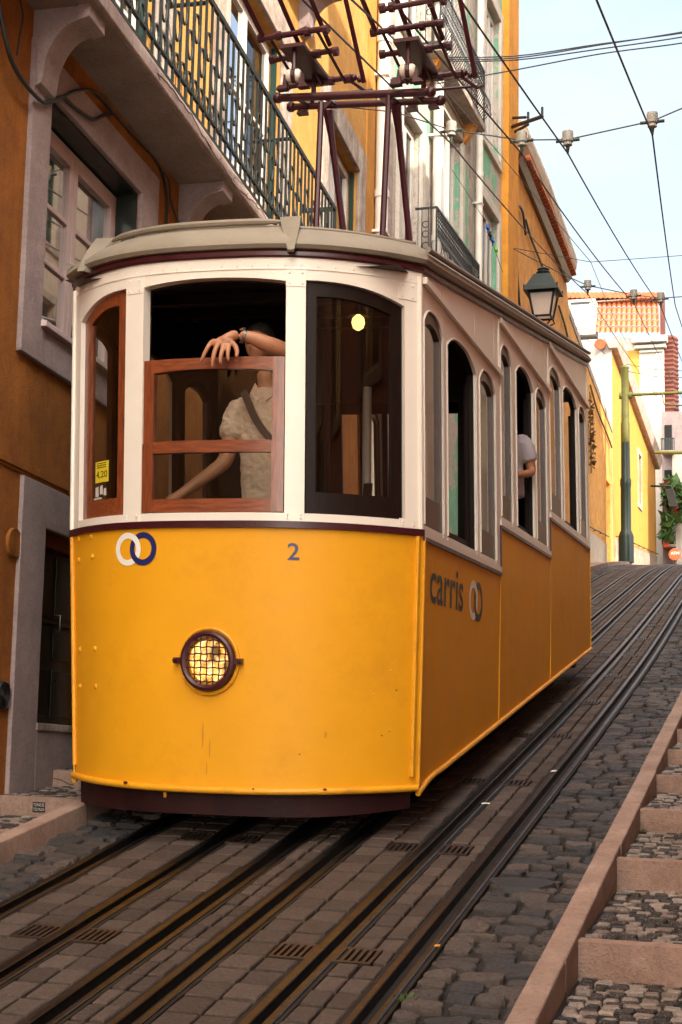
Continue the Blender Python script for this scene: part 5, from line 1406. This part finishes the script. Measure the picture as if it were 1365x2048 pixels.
m.build('lantern_roof', 'lamp_metal', lan)
m = MB()
for x in (-1, 1):
    for y in (-1, 1): m.tube([lc+V3(x*26*s,y*26*s,14*s), lc+V3(x*17*s,y*17*s,-38*s)], 2.3*s, 4)
for w_, z_ in ((26, 12), (17.3, -37)):
    for a, b in (((-1,-1),(1,-1)),((1,-1),(1,1)),((1,1),(-1,1)),((-1,1),(-1,-1))):
        m.tube([lc+V3(a[0]*w_*s,a[1]*w_*s,z_*s), lc+V3(b[0]*w_*s,b[1]*w_*s,z_*s)], 2.4*s, 4)
for x in (-1, 1):
    for y in (-1, 1): m.tube([lc+V3(x*17*s,y*17*s,-38*s), lc+V3(x*20*s,y*20*s,-46*s), lc+V3(x*12*s,y*12*s,-52*s), lc+V3(x*4*s,y*4*s,-62*s)], 1.8*s, 6)
m.lathe([(4*s,-66*s),(7*s,-70*s),(5*s,-76*s),(7*s,-80*s),(4*s,-90*s)], lc, (0,0,1), 12)
m.build('lantern_frame', 'lamp_metal', lan, smooth=True)
m = MB()
for a, b in (((-1,-1),(1,-1)),((1,-1),(1,1)),((1,1),(-1,1)),((-1,1),(-1,-1))):
    m.add([lc+V3(a[0]*25*s,a[1]*25*s,12*s), lc+V3(b[0]*25*s,b[1]*25*s,12*s), lc+V3(b[0]*16.8*s,b[1]*16.8*s,-37*s), lc+V3(a[0]*16.8*s,a[1]*16.8*s,-37*s)], [(0,1,2,3)])
m.build('lantern_pane', 'lamp_glass', lan)
m = MB(); m.tube([lc+V3(0,0,-68*s), V3(-2.9, lc[1]+.1, lc[2]-66*s)], 3*s, 8); m.tube([lc+V3(-4*s,0,-84*s), V3(-2.9, lc[1]+.1, lc[2]-80*s)], 2.4*s, 8)
m.build('wall_bracket', 'lamp_metal', lan, smooth=True)

# ---------------------------------------------------------------- overhead wires
S1, S2 = 7.5, 20.5
ins1 = [atY(u, v, S1) for u, v in ((903, 262), (1044, 282), (1136, 281), (1305, 244))]
ins2 = [atY(u, v, S2) for u, v in ((1176, 573), (1268, 592), (1322, 598))]; ins2.append(V3(1.05, S2, ins2[2][2]))
def wire_thing(name, pts, r_, lab, group=None, cat='wire', mat='wire'):
    m = MB(); m.tube(pts, r_, 6); return tag(m.build(name, mat, smooth=True), lab, cat, group)
wl = ['contact wire over the left edge of the track the tram stands on', 'contact wire over the right edge of the track the tram stands on', 'contact wire over the left side of the empty right track', 'contact wire furthest to the right, over the empty track']
for k in range(4):
    a, b = ins1[k]-V3(0,0,.16), ins2[k]-V3(0,0,.16)
    d0 = V3(a[0]+.03, -9.5, a[2]-17*SL+.12)
    e = V3(b[0]-.52, 41, b[2]+19.5*.118)
    pts = [d0*(1-t)+a*t-V3(0,0,.35*t*(1-t)) for t in np.linspace(0, 1, 8)]+[a*(1-t)+b*t-V3(0,0,.35*t*(1-t)) for t in np.linspace(.1, 1, 8)]+[b*(1-t)+e*t-V3(0,0,.3*t*(1-t)) for t in np.linspace(.15, 1, 6)]
    wire_thing('contact_wire', pts, .0105, wl[k], 'contact wires along the street')
def insulator(c, root, sc_=1.0):
    m = MB(); m.lathe([(.03,-.07),(.055,-.06),(.05,-.02),(.068,-.015),(.075,.03),(.06,.035),(.066,.07),(.064,.11),(.03,.12)], c, (0,0,1), 14)
    if sc_ != 1: m.v = [tuple(np.array(c)+(np.array(p)-c)*sc_) for p in m.v]
    i_ = m.build('insulator', 'insulator', root, smooth=True)
    m = MB(); m.tube([c+V3(0,0,-.06*sc_), c+V3(0,0,-.17*sc_)], [.03*sc_,.012*sc_], 6); m.tube([c+V3(-.14*sc_,0,.0), c+V3(.14*sc_,0,.0)], .02*sc_, 6)
    m.build('clamp', 'iron', i_, smooth=True)
def span(pts, ins, lab, r_=.010, sc_=1.0):
    t = thing('span_wire', tuple(pts[len(pts)//2]), lab, 'wire', 'cross wires carrying the contact wires')
    m = MB(); m.tube(pts, r_, 6); m.build('wire', 'wire', t, smooth=True)
    for c in ins: insulator(c, t, sc_)
span([atX(700, 215, -2.8)]+[atY(u, v, S1) for u, v in ((790, 224), (903, 260), (1044, 280), (1136, 279), (1305, 242), (1420, 193))]+[V3(4.3, S1, 7.6)], ins1, 'cross wire with four insulators nearest the viewer, strung over both tracks')
span([atX(1026, 497, -2.85), atY(1120, 546, S2)]+[atY(u, v, S2) for u, v in ((1176, 571), (1268, 590), (1322, 596), (1420, 590))]+[V3(4.3, S2, ins2[0][2]+.2)], ins2[:3], 'second cross wire with small insulators behind the lantern', .011, 1.15)
p = [atX(1026, 496, -2.85), atY(1182, 524, 22.5), atY(1365, 511, 22.5), V3(4.3, 22.5, atY(1400, 508, 22.5)[2])]
wire_thing('guy_wire', p, .008, 'thin guy wire from the orange wall across the sky above the lantern')
wire_thing('guy_wire', [p[1]]+[atY(1215, 606, 30), atY(1260, 700, 45)], .008, 'thin wire dropping from the guy wire towards the far houses')
for k, (v0, v1, mid) in enumerate(((112, 66, 88), (116, 64, 90), (120, 74, 98), (140, 86, 108))):
    y_ = 12.5+.1*k; a = atX(880, v0+30 if k == 3 else v0+4, -2.85); a = atY(870, v0+(28 if k == 3 else 3), 15.5)
    pts = [V3(-2.8, a[1], a[2])]+[atY(u, v, 15.5) for u, v in ((1030, v0), (1200, mid), (1365, v1), (1480, v1-24))]+[V3(4.4, 15.5, atY(1560, v1-40, 15.5)[2])]
    wire_thing('phone_cable', catmull(pts, 6), .012, ['topmost of the bundled cables crossing high over the street', 'second of the bundled cables crossing high over the street', 'third of the bundled cables crossing high over the street', 'lowest, wavy cable crossing high over the street'][k], 'cables crossing the sky')
tp = [atY(u, v, y) for u, v, y in ((640, -60, -2), (865, 150, 8), (1015, 326, 16), (1182, 524, 22.5))]
wire_thing('guy_wire', tp, .008, 'thin wire running up the street just left of the contact wires')
tp = [atY(u, v, y) for u, v, y in ((985, 500, 26), (1105, 622, 33), (1200, 700, 41), (1253, 742, 50))]
wire_thing('guy_wire', tp, .012, 'thin wire from the orange wall down to the top of the green pole')
for (v0, v1, lab) in ((728, 745, 'upper thin cable from the green pole to the right'), (742, 758, 'lower thin cable from the green pole to the right')):
    wire_thing('guy_wire', [atY(1253, v0, YP), atY(1305, v0+10, YP), atY(1420, v1, YP)], .012, lab)
# iron bracket with two arms on the corner pilaster
bp = atX(1026, 250, -2.80); bk = thing('wire_bracket', tuple(bp), 'forked iron bracket sticking out from the orange corner pilaster', 'bracket')
m = MB(); tip = atY(1085, 233, bp[1]-1.2); m.tube([atX(1024, 254, -2.82), tip], .045, 6); m.tube([atX(1026, 236, -2.82), atX(1026, 236, -2.82)*.55+(tip*.45)], .035, 6); m.tube([atX(1030, 264, -2.82), atX(1030, 264, -2.82)*.5+tip*.5], .035, 6)
for f in (.55, 1.0): q = atX(1024, 254, -2.82)*(1-f)+tip*f; m.tube([q, q+V3(0,0,.22)], .03, 6)
m.build('iron_arm', 'black_iron', bk)
# clothes pegs on a line
ln = [atX(905, 340, -2.3), atX(970, 440, -2.3), atX(992, 505, -2.3), atX(1006, 545, -2.3)]
wire_thing('clothes_line', ln, .006, 'thin clothes line slanting down past the right balcony of the green house', cat='line')
for (u, v, mt, lab) in ((976, 456, 'clip_blue', 'blue clothes peg, topmost on the line by the green house'), (981, 470, 'shutter', 'teal clothes peg on the line below the blue one'), (986, 482, 'clip_blue', 'small blue clothes peg low on the line'), (993, 500, 'clip_green', 'bright green clothes peg lowest on the line')):
    c = atX(u, v, -2.3); m = MB(); m.hexa([c+V3(*q) for q in ((-.03,-.09,-.02),(.03,-.09,-.02),(.03,.09,-.02),(-.03,.09,-.02),(-.02,-.09,.03),(.02,-.09,.03),(.02,.09,.03),(-.02,.09,.03))])
    m.tube([c+V3(0,0,-.10), c+V3(0,.02,.08)], .02, 5); tag(m.build('clothes_peg', mt), lab, 'clothes peg', 'clothes pegs on the line')

# ---------------------------------------------------------------- people
def skinned(chains, sub=2):
    """list of chains [(point, radius), ...]; the first chain's first point is the root; chains may start from an index (ci, pi)"""
    vs = []; es = []; rad = []; idx = {}
    for ci, ch in enumerate(chains):
        prev = None
        for pi, it in enumerate(ch):
            if isinstance(it[0], tuple) and len(it) == 1: prev = idx[it[0]]; continue
            vs.append(tuple(it[0])); rad.append(it[1]); idx[(ci, pi)] = len(vs)-1
            if prev is not None: es.append((prev, len(vs)-1))
            prev = len(vs)-1
    me = bpy.data.meshes.new('skin'); me.from_pydata(vs, es, []); o = bpy.data.objects.new('skin', me); COL.objects.link(o)
    md = o.modifiers.new('skin', 'SKIN'); md.use_smooth_shade = True; md.branch_smoothing = .4
    for k, sv in enumerate(me.skin_vertices[0].data):
        r_ = rad[k]; sv.radius = (r_, r_) if not hasattr(r_, '__len__') else r_; sv.use_root = (k == 0)
    sm = o.modifiers.new('sub', 'SUBSURF'); sm.levels = sub; sm.render_levels = sub
    dg = bpy.context.evaluated_depsgraph_get(); ev = o.evaluated_get(dg); mm = bpy.data.meshes.new_from_object(ev)
    v = [tuple(q.co) for q in mm.vertices]; f = [tuple(q.vertices) for q in mm.polygons]
    bpy.data.objects.remove(o); bpy.data.meshes.remove(me); bpy.data.meshes.remove(mm); return v, f
def fused(mb, name, mat, parent, voxel, smooth=4):
    """fuse overlapping pieces into one continuous surface"""
    o = mb.build(name, mat, parent, smooth=True)
    md = o.modifiers.new('remesh', 'REMESH'); md.mode = 'VOXEL'; md.voxel_size = voxel; md.use_smooth_shade = True
    if smooth: s_ = o.modifiers.new('smooth', 'SMOOTH'); s_.factor = .5; s_.iterations = smooth
    dg = bpy.context.evaluated_depsgraph_get(); mm = bpy.data.meshes.new_from_object(o.evaluated_get(dg))
    o.modifiers.clear(); old = o.data; o.data = mm; bpy.data.meshes.remove(old)
    mm.polygons.foreach_set('use_smooth', [True]*len(mm.polygons))
    if not mm.materials: mm.materials.append(MAT[mat])
    return o
def wrinkle(o, amp, freq=16):
    from mathutils import noise
    o.data.update()
    ns = [v_.normal.copy() for v_ in o.data.vertices]
    for vtx, nv in zip(o.data.vertices, ns):
        c = vtx.co.copy(); f = noise.noise(Vector((c.x*freq*.7+c.z*freq*.5, c.y*freq, c.z*freq*.9)))+.5*noise.noise(c*freq*2.1)
        vtx.co = c+nv*amp*(1-abs(f)*2.2)
def head(mb, c, R=.112, fwd=(0,-1,0)):
    """egg-shaped head with brow, nose, mouth, chin and ears; c = centre, looking along fwd"""
    f = np.array(fwd, float); f /= np.linalg.norm(f); up = V3(0,0,1); sd = np.cross(f, up); n, mm = 28, 22
    vs = []; fs = []
    for i in range(mm+1):
        th = math.pi*i/mm
        for k in range(n):
            ph = 2*math.pi*k/n; x = math.sin(th)*math.sin(ph); y = math.sin(th)*math.cos(ph); z = math.cos(th)
            w = 1-.28*max(0, -z)**1.3
            px, py, pz_ = x*.70*w, y*.86*(1-.12*max(0, -z)), z*1.08
            front_ = max(0, y)**6
            if front_ > .05:
                g_ = lambda a, b, sx, sz: math.exp(-((x-a)/sx)**2-((z-b)/sz)**2)
                py += front_*(.17*g_(0,-.18,.13,.16)+.07*g_(0,.02,.10,.2)-.09*(g_(.32,.06,.17,.12)+g_(-.32,.06,.17,.12))+.05*g_(0,.25,.5,.10)+.05*g_(0,-.50,.24,.05)-.035*g_(0,-.56,.22,.03)+.05*g_(0,-.63,.22,.05)+.08*g_(0,-.86,.28,.14))
            vs.append(c+R*(sd*px+f*py+up*pz_))
    for i in range(mm):
        for k in range(n): fs.append((i*n+k, i*n+(k+1)%n, (i+1)*n+(k+1)%n, (i+1)*n+k))
    mb.add(vs, fs)
    for s_ in (-1, 1):
        e = c+R*(sd*s_*.70-f*.08+up*.02); mb.add([e+R*(sd*s_*.10*math.sin(t)*math.cos(q)+f*.16*math.sin(t)*math.sin(q)+up*.30*math.cos(t)) for t in np.linspace(.01, 3.13, 7) for q in np.linspace(0, 2*math.pi, 9)[:-1]],
               [(i*8+k, i*8+(k+1) % 8, (i+1)*8+(k+1) % 8, (i+1)*8+k) for i in range(6) for k in range(8)])
def hair_cap(mb, c, R, fwd, low=-.15):
    f = np.array(fwd, float); f /= np.linalg.norm(f); up = V3(0,0,1); sd = np.cross(f, up); n, mm = 24, 12; vs = []; fs = []
    for i in range(mm+1):
        for k in range(n):
            ph = 2*math.pi*k/n; y = math.cos(ph); lim = math.pi*(.30+.32*(1-y)/2) ; th = lim*i/mm
            x, y2, z = math.sin(th)*math.sin(ph), math.sin(th)*y, math.cos(th); q = 1.07+.02*math.sin(7*ph+3*th)
            vs.append(c+R*q*(sd*x*.74+f*y2*.90+up*(z*1.07+.02)))
    for i in range(mm):
        for k in range(n): fs.append((i*n+k, i*n+(k+1)%n, (i+1)*n+(k+1)%n, (i+1)*n+k))
    mb.add(vs, fs)
def eyes(mb, c, R, fwd):
    f = np.array(fwd, float); f /= np.linalg.norm(f); sd = np.cross(f, V3(0,0,1))
    for s_ in (-1, 1): mb.ball(c+R*(sd*s_*.27+f*.72+V3(0,0,.06)), R*.12, 8)

# driver at the front window, right arm over the lowered sash
D = lambda u, v, y: atY(u, v, y)
drv = thing('person', tuple(D(530, 1250, .08)), 'tram driver in a beige polo shirt leaning one bare forearm over the lowered window', 'person')
pel = D(540, 1140, .10); wst = D(540, 1040, .10); chest = D(540, 880, .10); upch = D(540, 815, .10); neck = D(535, 775, .07); nk2 = D(527, 738, .03)
hd = D(520, 690, .0)
shL = D(476, 812, .08); elL = D(452, 925, -.02); wrL = D(360, 990, -.16); hdL = D(332, 1006, -.20)
shR = D(603, 806, .06); elR = D(604, 716, -.22); m1 = D(540, 690, -.40); wr = D(478, 670, -.50)
mb = MB()
v, f = skinned([[(pel, .105), (wst, .095), (chest, .10), (upch, .085), (neck, .058), (nk2, .058)],
                [((0, 3),), (shL, .072), (elL, .058), (wrL, .036), (hdL, .040)],
                [((0, 3),), (shR, .072), (elR, .062), (m1, .060), (D(505,676,-.46), .046), (wr, .036)],
                [((0, 0),), (pel+V3(-.1,-.02,-.10), .09), (pel+V3(-.11,-.03,-.45), .065), (pel+V3(-.11,0,-.85), .045)],
                [((0, 0),), (pel+V3(.1,-.02,-.10), .09), (pel+V3(.11,-.03,-.45), .065), (pel+V3(.11,0,-.85), .045)]], 2)
mb.add(v, f); head(mb, hd, .132, (-.15, -1, -.1))
# hanging right hand: palm, four bent fingers, thumb
kn = [D(u, v_, y) for u, v_, y in ((424, 683, -.575), (435, 690, -.588), (447, 694, -.590), (458, 695, -.580))]
pc = D(450, 678, -.55)
mb.add(*skinned([[(wr, .036), (D(466, 671, -.525), .040), (pc, (.046,.030)), (D(438, 684, -.572), (.046,.024))]], 2))
mb.ball(D(447, 683, -.565), .052, 12, (1.05, .50, .72)); mb.ball(D(436, 686, -.578), .046, 12, (1.0, .45, .62))
tips = [[(415, 697, -.600, .0158), (408, 711, -.604, .0142), (402, 724, -.598, .0112)],
        [(429, 706, -.612, .0165), (426, 721, -.618, .0148), (425, 735, -.610, .0116)],
        [(443, 708, -.612, .0158), (441, 719, -.618, .0142), (442, 729, -.610, .0112)],
        [(456, 705, -.600, .0142), (456, 714, -.606, .0126), (458, 722, -.600, .0100)]]
for k0, ch in zip(kn, tips):
    mb.add(*skinned([[(pc*.4+k0*.6, .0190), (k0, .0178)]+[(D(u, v_, y), r_) for u, v_, y, r_ in ch]], 2))
mb.add(*skinned([[(pc+V3(.016,0,.004), .022), (D(472, 693, -.555), .0180), (D(475, 704, -.572), .0155), (D(473, 715, -.586), .0120)]], 2))
# left hand fingers on the control handle
for k in range(4): mb.add(*skinned([[(hdL+V3(.018*k-.03,-.005,0), .015), (hdL+V3(.018*k-.06,-.04,-.015), .013), (hdL+V3(.018*k-.065,-.045,-.055), .011)]], 1))
mb.add(*skinned([[(hdL+V3(.02,0,.01), .012), (hdL+V3(.0,-.035,.012), .009)]], 1))
body = fused(mb, 'body', 'skin', drv, .0045, 3)
mb = MB()
mb.loft([(pel+V3(0,0,-.16), .20, .135), (pel, .20, .135), (wst, .185, .125), (chest*.5+wst*.5, .195, .132), (chest, .205, .138), (upch, .198, .125), (upch*.45+neck*.55+V3(0,0,-.01), .150, .100), (neck+V3(0,0,-.045), .088, .082), (neck+V3(0,0,-.015), .074, .074)])
mb.add(*skinned([[(upch*.55+shL*.45+V3(0,0,-.03), .095), (shL, .100), (shL*.65+elL*.35, .094), (shL*.36+elL*.64, .098)]], 2))
mb.add(*skinned([[(upch*.6+shR*.4, .085), (shR, .095), (shR*.45+elR*.55, .088)]], 2))
shirt = fused(mb, 'polo_shirt', 'polo', drv, .006, 3); wrinkle(shirt, .006)
mb = MB()   # folded collar
for s_ in (-1, 1):
    a = neck+V3(0,-.088,-.075); b_ = neck+V3(s_*.085,-.01,.035); c_ = neck+V3(s_*.095,-.075,-.055); d2 = neck+V3(s_*.03,-.105,-.115)
    mb.add([a, b_, c_, d2, a+V3(0,.012,-.004), b_+V3(0,.012,-.004), c_+V3(0,.012,-.004), d2+V3(0,.012,-.004)], [(0,1,2,3),(4,7,6,5),(0,4,5,1),(1,5,6,2),(2,6,7,3),(3,7,4,0)])
mb.build('collar', 'polo', drv)
mb = MB(); pts = [D(487, 783, -.02), D(495, 800, -.065), D(512, 838, -.075), D(540, 876, -.075), D(585, 905, -.06)]
pts = catmull(pts, 5)
for i in range(len(pts)-1):
    a, b = pts[i], pts[i+1]; t = b-a; w_ = np.cross(t, V3(0,-1,0)); w_ = w_/np.linalg.norm(w_)*.024; o_ = V3(0,-.008,0)
    mb.hexa([a-w_-o_, a+w_-o_, a+w_+o_, a-w_+o_, b-w_-o_, b+w_-o_, b+w_+o_, b-w_+o_])
mb.build('shoulder_strap', 'dark_cloth', drv)
mb = MB(); hair_cap(mb, hd, .132, (-.15,-1,-.1)); mb.build('hair', 'hair', drv, smooth=True)
mb = MB(); eyes(mb, hd, .132, (-.15,-1,-.1)); mb.build('eyes', 'black', drv, smooth=True)
mb = MB(); ax = wr-m1; ax = ax/np.linalg.norm(ax); wc = wr-ax*.03; x_ = np.cross(ax, V3(0,0,1)); x_ /= np.linalg.norm(x_); y_ = np.cross(ax, x_)
for k in range(22):
    t = 2*math.pi*k/22; c = wc+.0425*(math.cos(t)*x_+math.sin(t)*y_); tt = -math.sin(t)*x_+math.cos(t)*y_; rr = math.cos(t)*x_+math.sin(t)*y_
    mb.hexa([c+ax*a+tt*b+rr*c_ for a, b, c_ in ((-.010,-.0042,-.003),(.010,-.0042,-.003),(.010,.0042,-.003),(-.010,.0042,-.003),(-.010,-.0042,.003),(.010,-.0042,.003),(.010,.0042,.003),(-.010,.0042,.003))])
mb.lathe([(.001,.0),(.022,.0),(.022,.010),(.018,.013),(.001,.013)], wc+V3(0,-.012,.041), V3(-.1,-.35,1), 18)
mb.build('wristwatch', 'watch', drv, smooth=True)

# seated passenger in white by the second open side window
def seated(name_lab, base, shirt_mat, face=(0,-1,0), arm=None, hairm='hair', scale=1.0):
    p = thing('person', tuple(base), name_lab, 'person'); b = np.array(base, float); f_ = np.array(face, float); sd = np.cross(f_, V3(0,0,1))
    pe, ch, ne, he = b+V3(0,0,.10), b+V3(0,0,.42), b+V3(0,0,.60), b+V3(0,0,.80)+f_*.03
    mb = MB(); ch_ = [[(pe, .115), (b+V3(0,0,.26), .10), (ch, .105), (b+V3(0,0,.50), .08), (ne, .056), (b+V3(0,0,.68), .055)]]
    arms = []
    for s_ in (-1, 1):
        sh_ = b+sd*s_*.20+V3(0,0,.50); el = b+sd*s_*.27+V3(0,0,.22)+f_*.05; wr_ = b+sd*s_*.16+V3(0,0,.14)+f_*.28
        if arm and s_ == arm[0]: el, wr_ = b+arm[1], b+arm[2]
        arms.append((sh_, el)); ch_.append([((0, 3),), (sh_, .066), (el, .045), (wr_, .030), (wr_+(wr_-el)*.28, .033)])
        ch_.append([((0, 0),), (b+sd*s_*.11+V3(0,0,.07)+f_*.12, .085), (b+sd*s_*.13+V3(0,0,.06)+f_*.44, .062), (b+sd*s_*.13+V3(0,0,-.40)+f_*.46, .045)])
    mb.add(*skinned(ch_, 2)); head(mb, he, .112, face)
    for s_, (sh_, el) in zip((-1, 1), arms):
        wr_ = b+sd*s_*.16+V3(0,0,.14)+f_*.28
        if arm and s_ == arm[0]: wr_ = b+arm[2]
        d_ = (wr_-el)*.28
        for k in range(4): mb.add(*skinned([[(wr_+d_*.8+sd*(.016*k-.024), .0105), (wr_+d_*1.6+sd*(.018*k-.027), .009), (wr_+d_*1.9+sd*(.018*k-.027)+V3(0,0,-.03), .008)]], 1))
        mb.add(*skinned([[(wr_+d_*.4-sd*s_*.02, .012), (wr_+d_*.9-sd*s_*.045, .009)]], 1))
    fused(mb, 'body', 'skin', p, .008, 3)
    mb = MB(); mb.loft([(pe+V3(0,0,-.10), .20, .16), (b+V3(0,0,.26), .185, .14), (ch, .205, .145), (b+V3(0,0,.50), .195, .12), (b+V3(0,0,.555), .14, .095), (ne+V3(0,0,-.01), .072, .07)], sd=tuple(sd), fw=tuple(f_))
    for sh_, el in arms: mb.add(*skinned([[(b*.5+sh_*.5+V3(0,0,.26), .08), (sh_, .092), (sh_*.6+el*.4, .088), (sh_*.3+el*.7, .088)]], 2)); wrinkle(fused(mb, 'shirt', shirt_mat, p, .009, 3), .006)
    mb = MB(); c3 = [[(pe+V3(0,0,-.02), (.185,.145)), (pe+V3(0,0,.05), (.18,.14))]]
    for s_ in (-1, 1): c3.append([((0, 0),), (b+sd*s_*.11+V3(0,0,.07)+f_*.12, .10), (b+sd*s_*.13+V3(0,0,.06)+f_*.45, .075), (b+sd*s_*.13+V3(0,0,-.38)+f_*.47, .06)])
    mb.add(*skinned(c3, 2)); fused(mb, 'trousers', 'dark_cloth', p, .010, 2)
    mb = MB(); hair_cap(mb, he, .112, face); mb.build('hair', hairm, p, smooth=True)
    mb = MB(); eyes(mb, he, .112, face); mb.build('eyes', 'black', p, smooth=True)
    return p
pw = atX(1005, 985, .78); pw[2] -= .04
seated('passenger in a white T-shirt seated at the open side window, elbow bent', tuple(pw), 'tee', (0,-1,0), (-1, V3(.27,.04,.22), V3(.18,-.22,.16)))
ps = atY(772, 1040, 1.35); ps[2] = .45
seated('passenger in dark clothes sitting inside behind the right front window', (ps[0], 1.72, .46), 'dark_cloth', (0,-1,0), (-1, V3(-.24,-.05,.22), V3(-.16,-.26,.28)))
ph = atY(734, 985, 1.30); m = MB(); m.hexa([ph+V3(*q) for q in ((-.036,-.004,-.075),(.036,-.004,-.075),(.036,.004,-.075),(-.036,.004,-.075),(-.036,.03,.075),(.036,.03,.075),(.036,.038,.075),(-.036,.038,.075))])
tag(m.build('smartphone', 'phone', bevel=.004), 'black smartphone held up by the dark-clothed passenger', 'phone')

# ---------------------------------------------------------------- light and sky
SUN = V3(.70, -.40, .62); SUN /= np.linalg.norm(SUN)
sun_d = bpy.data.lights.new('sun', 'SUN'); sun = bpy.data.objects.new('sun', sun_d); COL.objects.link(sun)
sun_d.energy = 2.1; sun_d.angle = math.radians(.6); sun_d.color = (1, .90, .74)
sun.rotation_euler = Vector(tuple(-SUN)).to_track_quat('-Z', 'Y').to_euler(); sun.location = (20, -10, 30)
w = bpy.data.worlds.new('World'); sc.world = w; w.use_nodes = True; nt = w.node_tree; nt.nodes.clear()
N = nt.nodes.new; Lk = nt.links.new
out = N('ShaderNodeOutputWorld'); bg = N('ShaderNodeBackground'); sky = N('ShaderNodeTexSky'); sky.sky_type = 'NISHITA'; sky.sun_disc = False
sky.sun_elevation = math.asin(SUN[2]); sky.sun_rotation = math.atan2(SUN[0], SUN[1]); sky.altitude = 50; sky.air_density = 1.0; sky.dust_density = 2.0
tc = N('ShaderNodeTexCoord'); mp = N('ShaderNodeMapping'); mp.inputs['Scale'].default_value = (1, 1, 2.2); Lk(tc.outputs['Generated'], mp.inputs['Vector'])
nz = N('ShaderNodeTexNoise'); nz.inputs['Scale'].default_value = 3.2; nz.inputs['Detail'].default_value = 8; nz.inputs['Roughness'].default_value = .6; Lk(mp.outputs['Vector'], nz.inputs['Vector'])
rp_ = N('ShaderNodeValToRGB'); rp_.color_ramp.elements[0].position = .36; rp_.color_ramp.elements[0].color = (.40,)*3+(1,); rp_.color_ramp.elements[1].position = .66; rp_.color_ramp.elements[1].color = (.93,)*3+(1,)
Lk(nz.outputs['Fac'], rp_.inputs['Fac'])
dp = N('ShaderNodeVectorMath'); dp.operation = 'DOT_PRODUCT'; nrm_ = N('ShaderNodeVectorMath'); nrm_.operation = 'NORMALIZE'
Lk(tc.outputs['Generated'], nrm_.inputs[0]); Lk(nrm_.outputs[0], dp.inputs[0]); g_ = V3(.22, -.82, .60); g_ /= np.linalg.norm(g_); dp.inputs[1].default_value = tuple(g_)
cr = N('ShaderNodeValToRGB'); cr.color_ramp.interpolation = 'EASE'   # cloud colour; unseen glow added behind the camera to light the tram front
e = cr.color_ramp.elements; e.new(.5); e[0].position = -.0; e[0].color = (.072, .081, .087, 1); e[1].position = .55; e[1].color = (.30, .295, .28, 1); e[2].position = .97; e[2].color = (1, .93, .80, 1)
Lk(dp.outputs['Value'], cr.inputs['Fac'])
sc2 = N('ShaderNodeMix'); sc2.data_type = 'RGBA'; sc2.blend_type = 'MULTIPLY'; sc2.inputs[0].default_value = 1; Lk(cr.outputs['Color'], sc2.inputs[6]); sc2.inputs[7].default_value = (29, 29, 29, 1)
mx = N('ShaderNodeMix'); mx.data_type = 'RGBA'; Lk(rp_.outputs['Color'], mx.inputs[0]); Lk(sky.outputs['Color'], mx.inputs[6]); Lk(sc2.outputs[2], mx.inputs[7])
Lk(mx.outputs[2], bg.inputs['Color']); bg.inputs['Strength'].default_value = .10; Lk(bg.outputs[0], out.inputs['Surface'])
sc.view_settings.view_transform = 'Standard'; sc.view_settings.look = 'None'; sc.view_settings.exposure = 2.2; sc.view_settings.gamma = 1
cy = sc.cycles; cy.max_bounces = 8; cy.diffuse_bounces = 4; cy.glossy_bounces = 4; cy.transparent_max_bounces = 24; cy.transmission_bounces = 6; cy.caustics_reflective = False; cy.caustics_refractive = False
